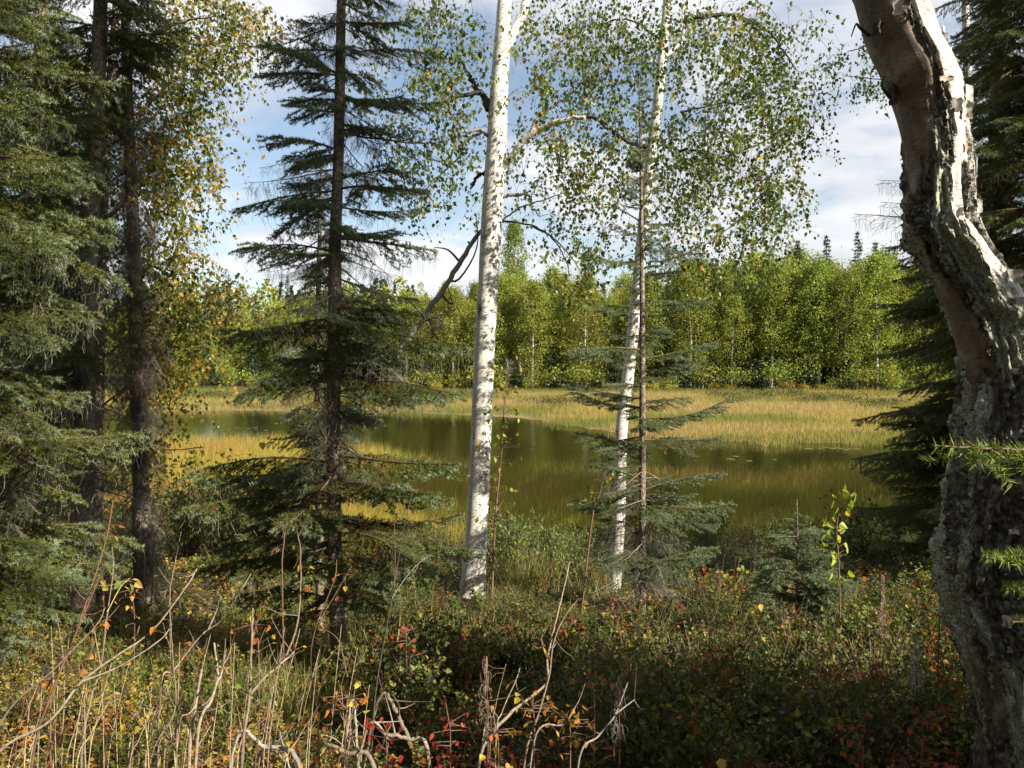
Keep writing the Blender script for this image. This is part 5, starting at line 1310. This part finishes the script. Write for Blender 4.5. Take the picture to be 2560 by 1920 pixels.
# ------------------------------------------------------------------ saplings with single leaves
def sapling(label, d, stem, r0, nleaf, size, pal, span, spread, nm='birch_sapling'):
    q = [P(a, b, d) for a, b in stem]; q[0][2] = min(q[0][2], gz(q[0][0], q[0][1]) - .03)
    pts, r = smooth_path(q, 30, [r0, r0 * .7, r0 * .25]); rt = thing(nm, pts[0], label, 'sapling')
    mb = MB(); tube(mb, pts, r, 7, 0, (.19, .11, .08)); part('stem', mb, [M['twig']], rt)
    tw = MB()
    for i in range(nleaf):
        p = pts[int(np.interp(rng.random(), [0, 1], [30 * span, 29]))]
        dd = nrm(rng.normal(size=3) * [1, .7, .35] + [0, 0, .25]); l = rng.uniform(.3, 1) * spread
        e = p + dd * l; segs(tw, [p], [e], .0022, .001, 0, (.17, .10, .07))
        leaf_part(rt, e, nrm(rng.normal(size=3) * .6 + [0, 0, -.8]), rng.normal(size=3) + [.4, -.8, .4], size * rng.uniform(.7, 1.2), pick(pal, [1] * len(pal), 1)[0])
    part('twigs', tw, [M['twig']], rt, 'stuff')
LG = [(.15, .21, .035), (.20, .25, .04), (.11, .17, .03), (.42, .36, .05)]
sapling('thin young birch sapling right beside the thick birch trunk', 7.2, [(1228, 1490), (1238, 1300), (1252, 1150), (1262, 1000), (1272, 900)], .011, 110, .045, LG, .25, .22)
sapling('dark leaning sapling spray between the two white birches', 6.6, [(1450, 1500), (1480, 1300), (1500, 1230), (1512, 1180)], .008, 26, .04, [(.12, .16, .03), (.3, .14, .03)], .4, .12)
sapling('sapling with bright yellow-green leaves right of the spruce sapling', 5.2, [(2105, 1560), (2098, 1440), (2092, 1330), (2100, 1280), (2140, 1225)], .006, 42, .058, [(.30, .36, .06), (.38, .42, .06), (.5, .42, .05), (.20, .28, .05)], .22, .09)
sapling('short sprig with yellow leaves left of the spruce sapling', 7.2, [(1840, 1490), (1842, 1440), (1850, 1390)], .006, 18, .06, [(.48, .38, .05), (.40, .34, .05), (.2, .24, .05)], .2, .10)
sapling('lone green-leaved twig beside the old birch trunk', 3.6, [(2345, 1560), (2350, 1460), (2335, 1405)], .004, 6, .05, [(.22, .32, .06)], .6, .06)
# orange and red leafy sprigs
for px, py, d, n, pal, lab in [(780, 1890, 2.8, 16, ORG, 'orange-leaved rose sprig at the bottom among pale branches'), (640, 1620, 3.2, 14, ORG, 'golden rose sprig left of the middle spruce foot'), (860, 1800, 3.0, 16, ORG, 'rusty orange sprig below the middle spruce'), (1120, 1870, 2.9, 16, [(.32, .03, .03), (.38, .06, .04), (.25, .03, .03)], 'red-leaved sprig at the bottom centre'), (960, 1890, 2.75, 14, [(.36, .05, .05), (.30, .03, .03)], 'crimson fireweed sprig at the bottom edge'),
                       (1330, 1830, 2.9, 18, ORG, 'golden-orange leaflets sprig below the curved bare branch'), (1240, 1880, 2.8, 14, ORG, 'orange sprig at the bottom left of the curved branch'), (1420, 1860, 2.8, 18, [(.34, .18, .03), (.28, .10, .03)], 'amber fern-like sprig in the dark centre'), (1480, 1760, 3.2, 16, [(.34, .18, .03), (.30, .12, .03)], 'amber sprig right of the curved bare branch'), (500, 1870, 2.7, 14, ORG, 'yellow-orange sprig between the stubby stems'), (340, 1850, 2.7, 14, [(.44, .34, .05), (.36, .3, .05)], 'yellow sprig among the dead stems'), (330, 1540, 4.6, 14, [(.48, .3, .04), (.4, .2, .04)], 'golden seed sprig under the grey twig spruce'), (2150, 1880, 2.9, 16, [(.34, .12, .03), (.26, .05, .03)], 'rust-red sprig at the bottom right'), (2300, 1850, 2.9, 14, [(.30, .05, .03), (.34, .12, .03)], 'red sprig at the foot of the old birch'), (120, 1760, 2.6, 12, ORG, 'orange sprig at the left edge bottom'), (1010, 1640, 4.2, 14, [(.34, .04, .03), (.28, .08, .03)], 'red bunchberry sprig in shade below the thick birch')]:
    sapling(lab, d, [(px, py + 60), (px + 6, py), (px + rng.normal() * 15, py - 70)], .0035, int(n * 1.5), .028, pal, .2, .09, 'leafy_sprig')
# fireweed gone to seed
def fireweed(label, d, x0, y0, y1, c1):
    a = P(x0 - 4, y0, d); b = P(x0, y1, d); a[2] = min(a[2], gz(a[0], a[1]) - .02); rt = thing('fireweed_stalk', a, label, 'plant')
    mb = MB(); pts = smooth_path([a, a * .5 + b * .5 + [.01, 0, 0], b], 16); tube(mb, pts, np.linspace(.004, .0015, 16), 6, 0, (.20, .06, .05)); part('stem', mb, [M['twig']], rt)
    mb = MB(); L = np.linalg.norm(b - a)
    for i in range(64):
        t = rng.uniform(.55, 1.0); p = a + (b - a) * t; u = nrm(rng.normal(size=3) * [1, 1, .5]); r_ = .048 * rng.uniform(.4, 1.1) * (1.15 - (t - .55) / .5)
        tube(mb, smooth_path([p, p + u * r_ * .7 + [0, 0, .012], p + u * r_ + [0, 0, -.012], p + u * r_ * .8 + [0, 0, -.035]], 7), np.linspace(.0011, .0006, 7), 3, 0, np.array(c1) * rng.uniform(.7, 1.2), cap=False)
    part('seed_head', mb, [M['lichen']], rt)
    for i in range(8):
        t = rng.uniform(.15, .55); leaf_part(rt, a + (b - a) * t, rng.normal(size=3) * [1, 1, .2] + [0, 0, -.3], rng.normal(size=3) + [0, 0, 1], rng.uniform(.05, .08), (.24, .05, .04), LANCE)
fireweed('pink fluffy fireweed seed head standing before the old birch', 4.3, 2207, 1660, 1440, (.50, .34, .31))
fireweed('white fluffy fireweed seed head low beside the old birch', 3.7, 2290, 1780, 1600, (.58, .54, .50))
fireweed('dull grey fireweed seed head in the dark centre right', 3.1, 1545, 1840, 1690, (.30, .28, .25))
fireweed('dull fireweed seed head left of the curved bare branch', 3.1, 1215, 1780, 1640, (.38, .32, .24))
# single fallen birch leaves caught on twigs and shrubs
for px, py, d, lab in [(975, 995, 4.75, 'yellow heart-shaped birch leaf caught on the middle spruce'), (790, 1002, 4.7, 'pale fallen leaf lying on a middle spruce bough'), (2015, 1575, 4.9, 'round yellow leaf caught below the spruce sapling'), (1892, 1645, 4.2, 'pale yellow leaf on shrubs left of the spruce sapling'), (1900, 1510, 5.3, 'cream fallen leaf caught left of the spruce sapling stem'), (1800, 1895, 2.9, 'yellow leaf on the dark undergrowth at the bottom right of centre'), (655, 1105, 4.9, 'orange leaf caught on the left bough of the middle spruce')]:
    mb = MB(); p = P(px, py, d); leaves(mb, np.array([[0, 0, 0.0]]), np.array([[.2, -.3, -1.0]]), np.array([[.2, -1.0, .5]]), .05, np.array([[.52, .34, .07]]), 0, BIRCH, .15, .1)
    o = ob('fallen_leaf', mb.mesh('fallen_leaf', [M['cover']])); o.location = tuple(p); tag(o, lab, 'leaf', 'single fallen leaves caught on twigs')

# ------------------------------------------------------------------ look-alikes that still share a label are told apart by their order from the left
shared = {}
for o in list(bpy.data.objects):
    if o.parent is None and o.get('label'): shared.setdefault(o['label'], []).append(o)
for lab, os_ in shared.items():
    if 1 < len(os_) <= 20 and len(lab.split()) <= 13:
        os_.sort(key=lambda o: o.location.x / max(o.location.y, .5))
        for i, o in enumerate(os_): o['label'] = f'{lab}, {ORD[i]} from left'
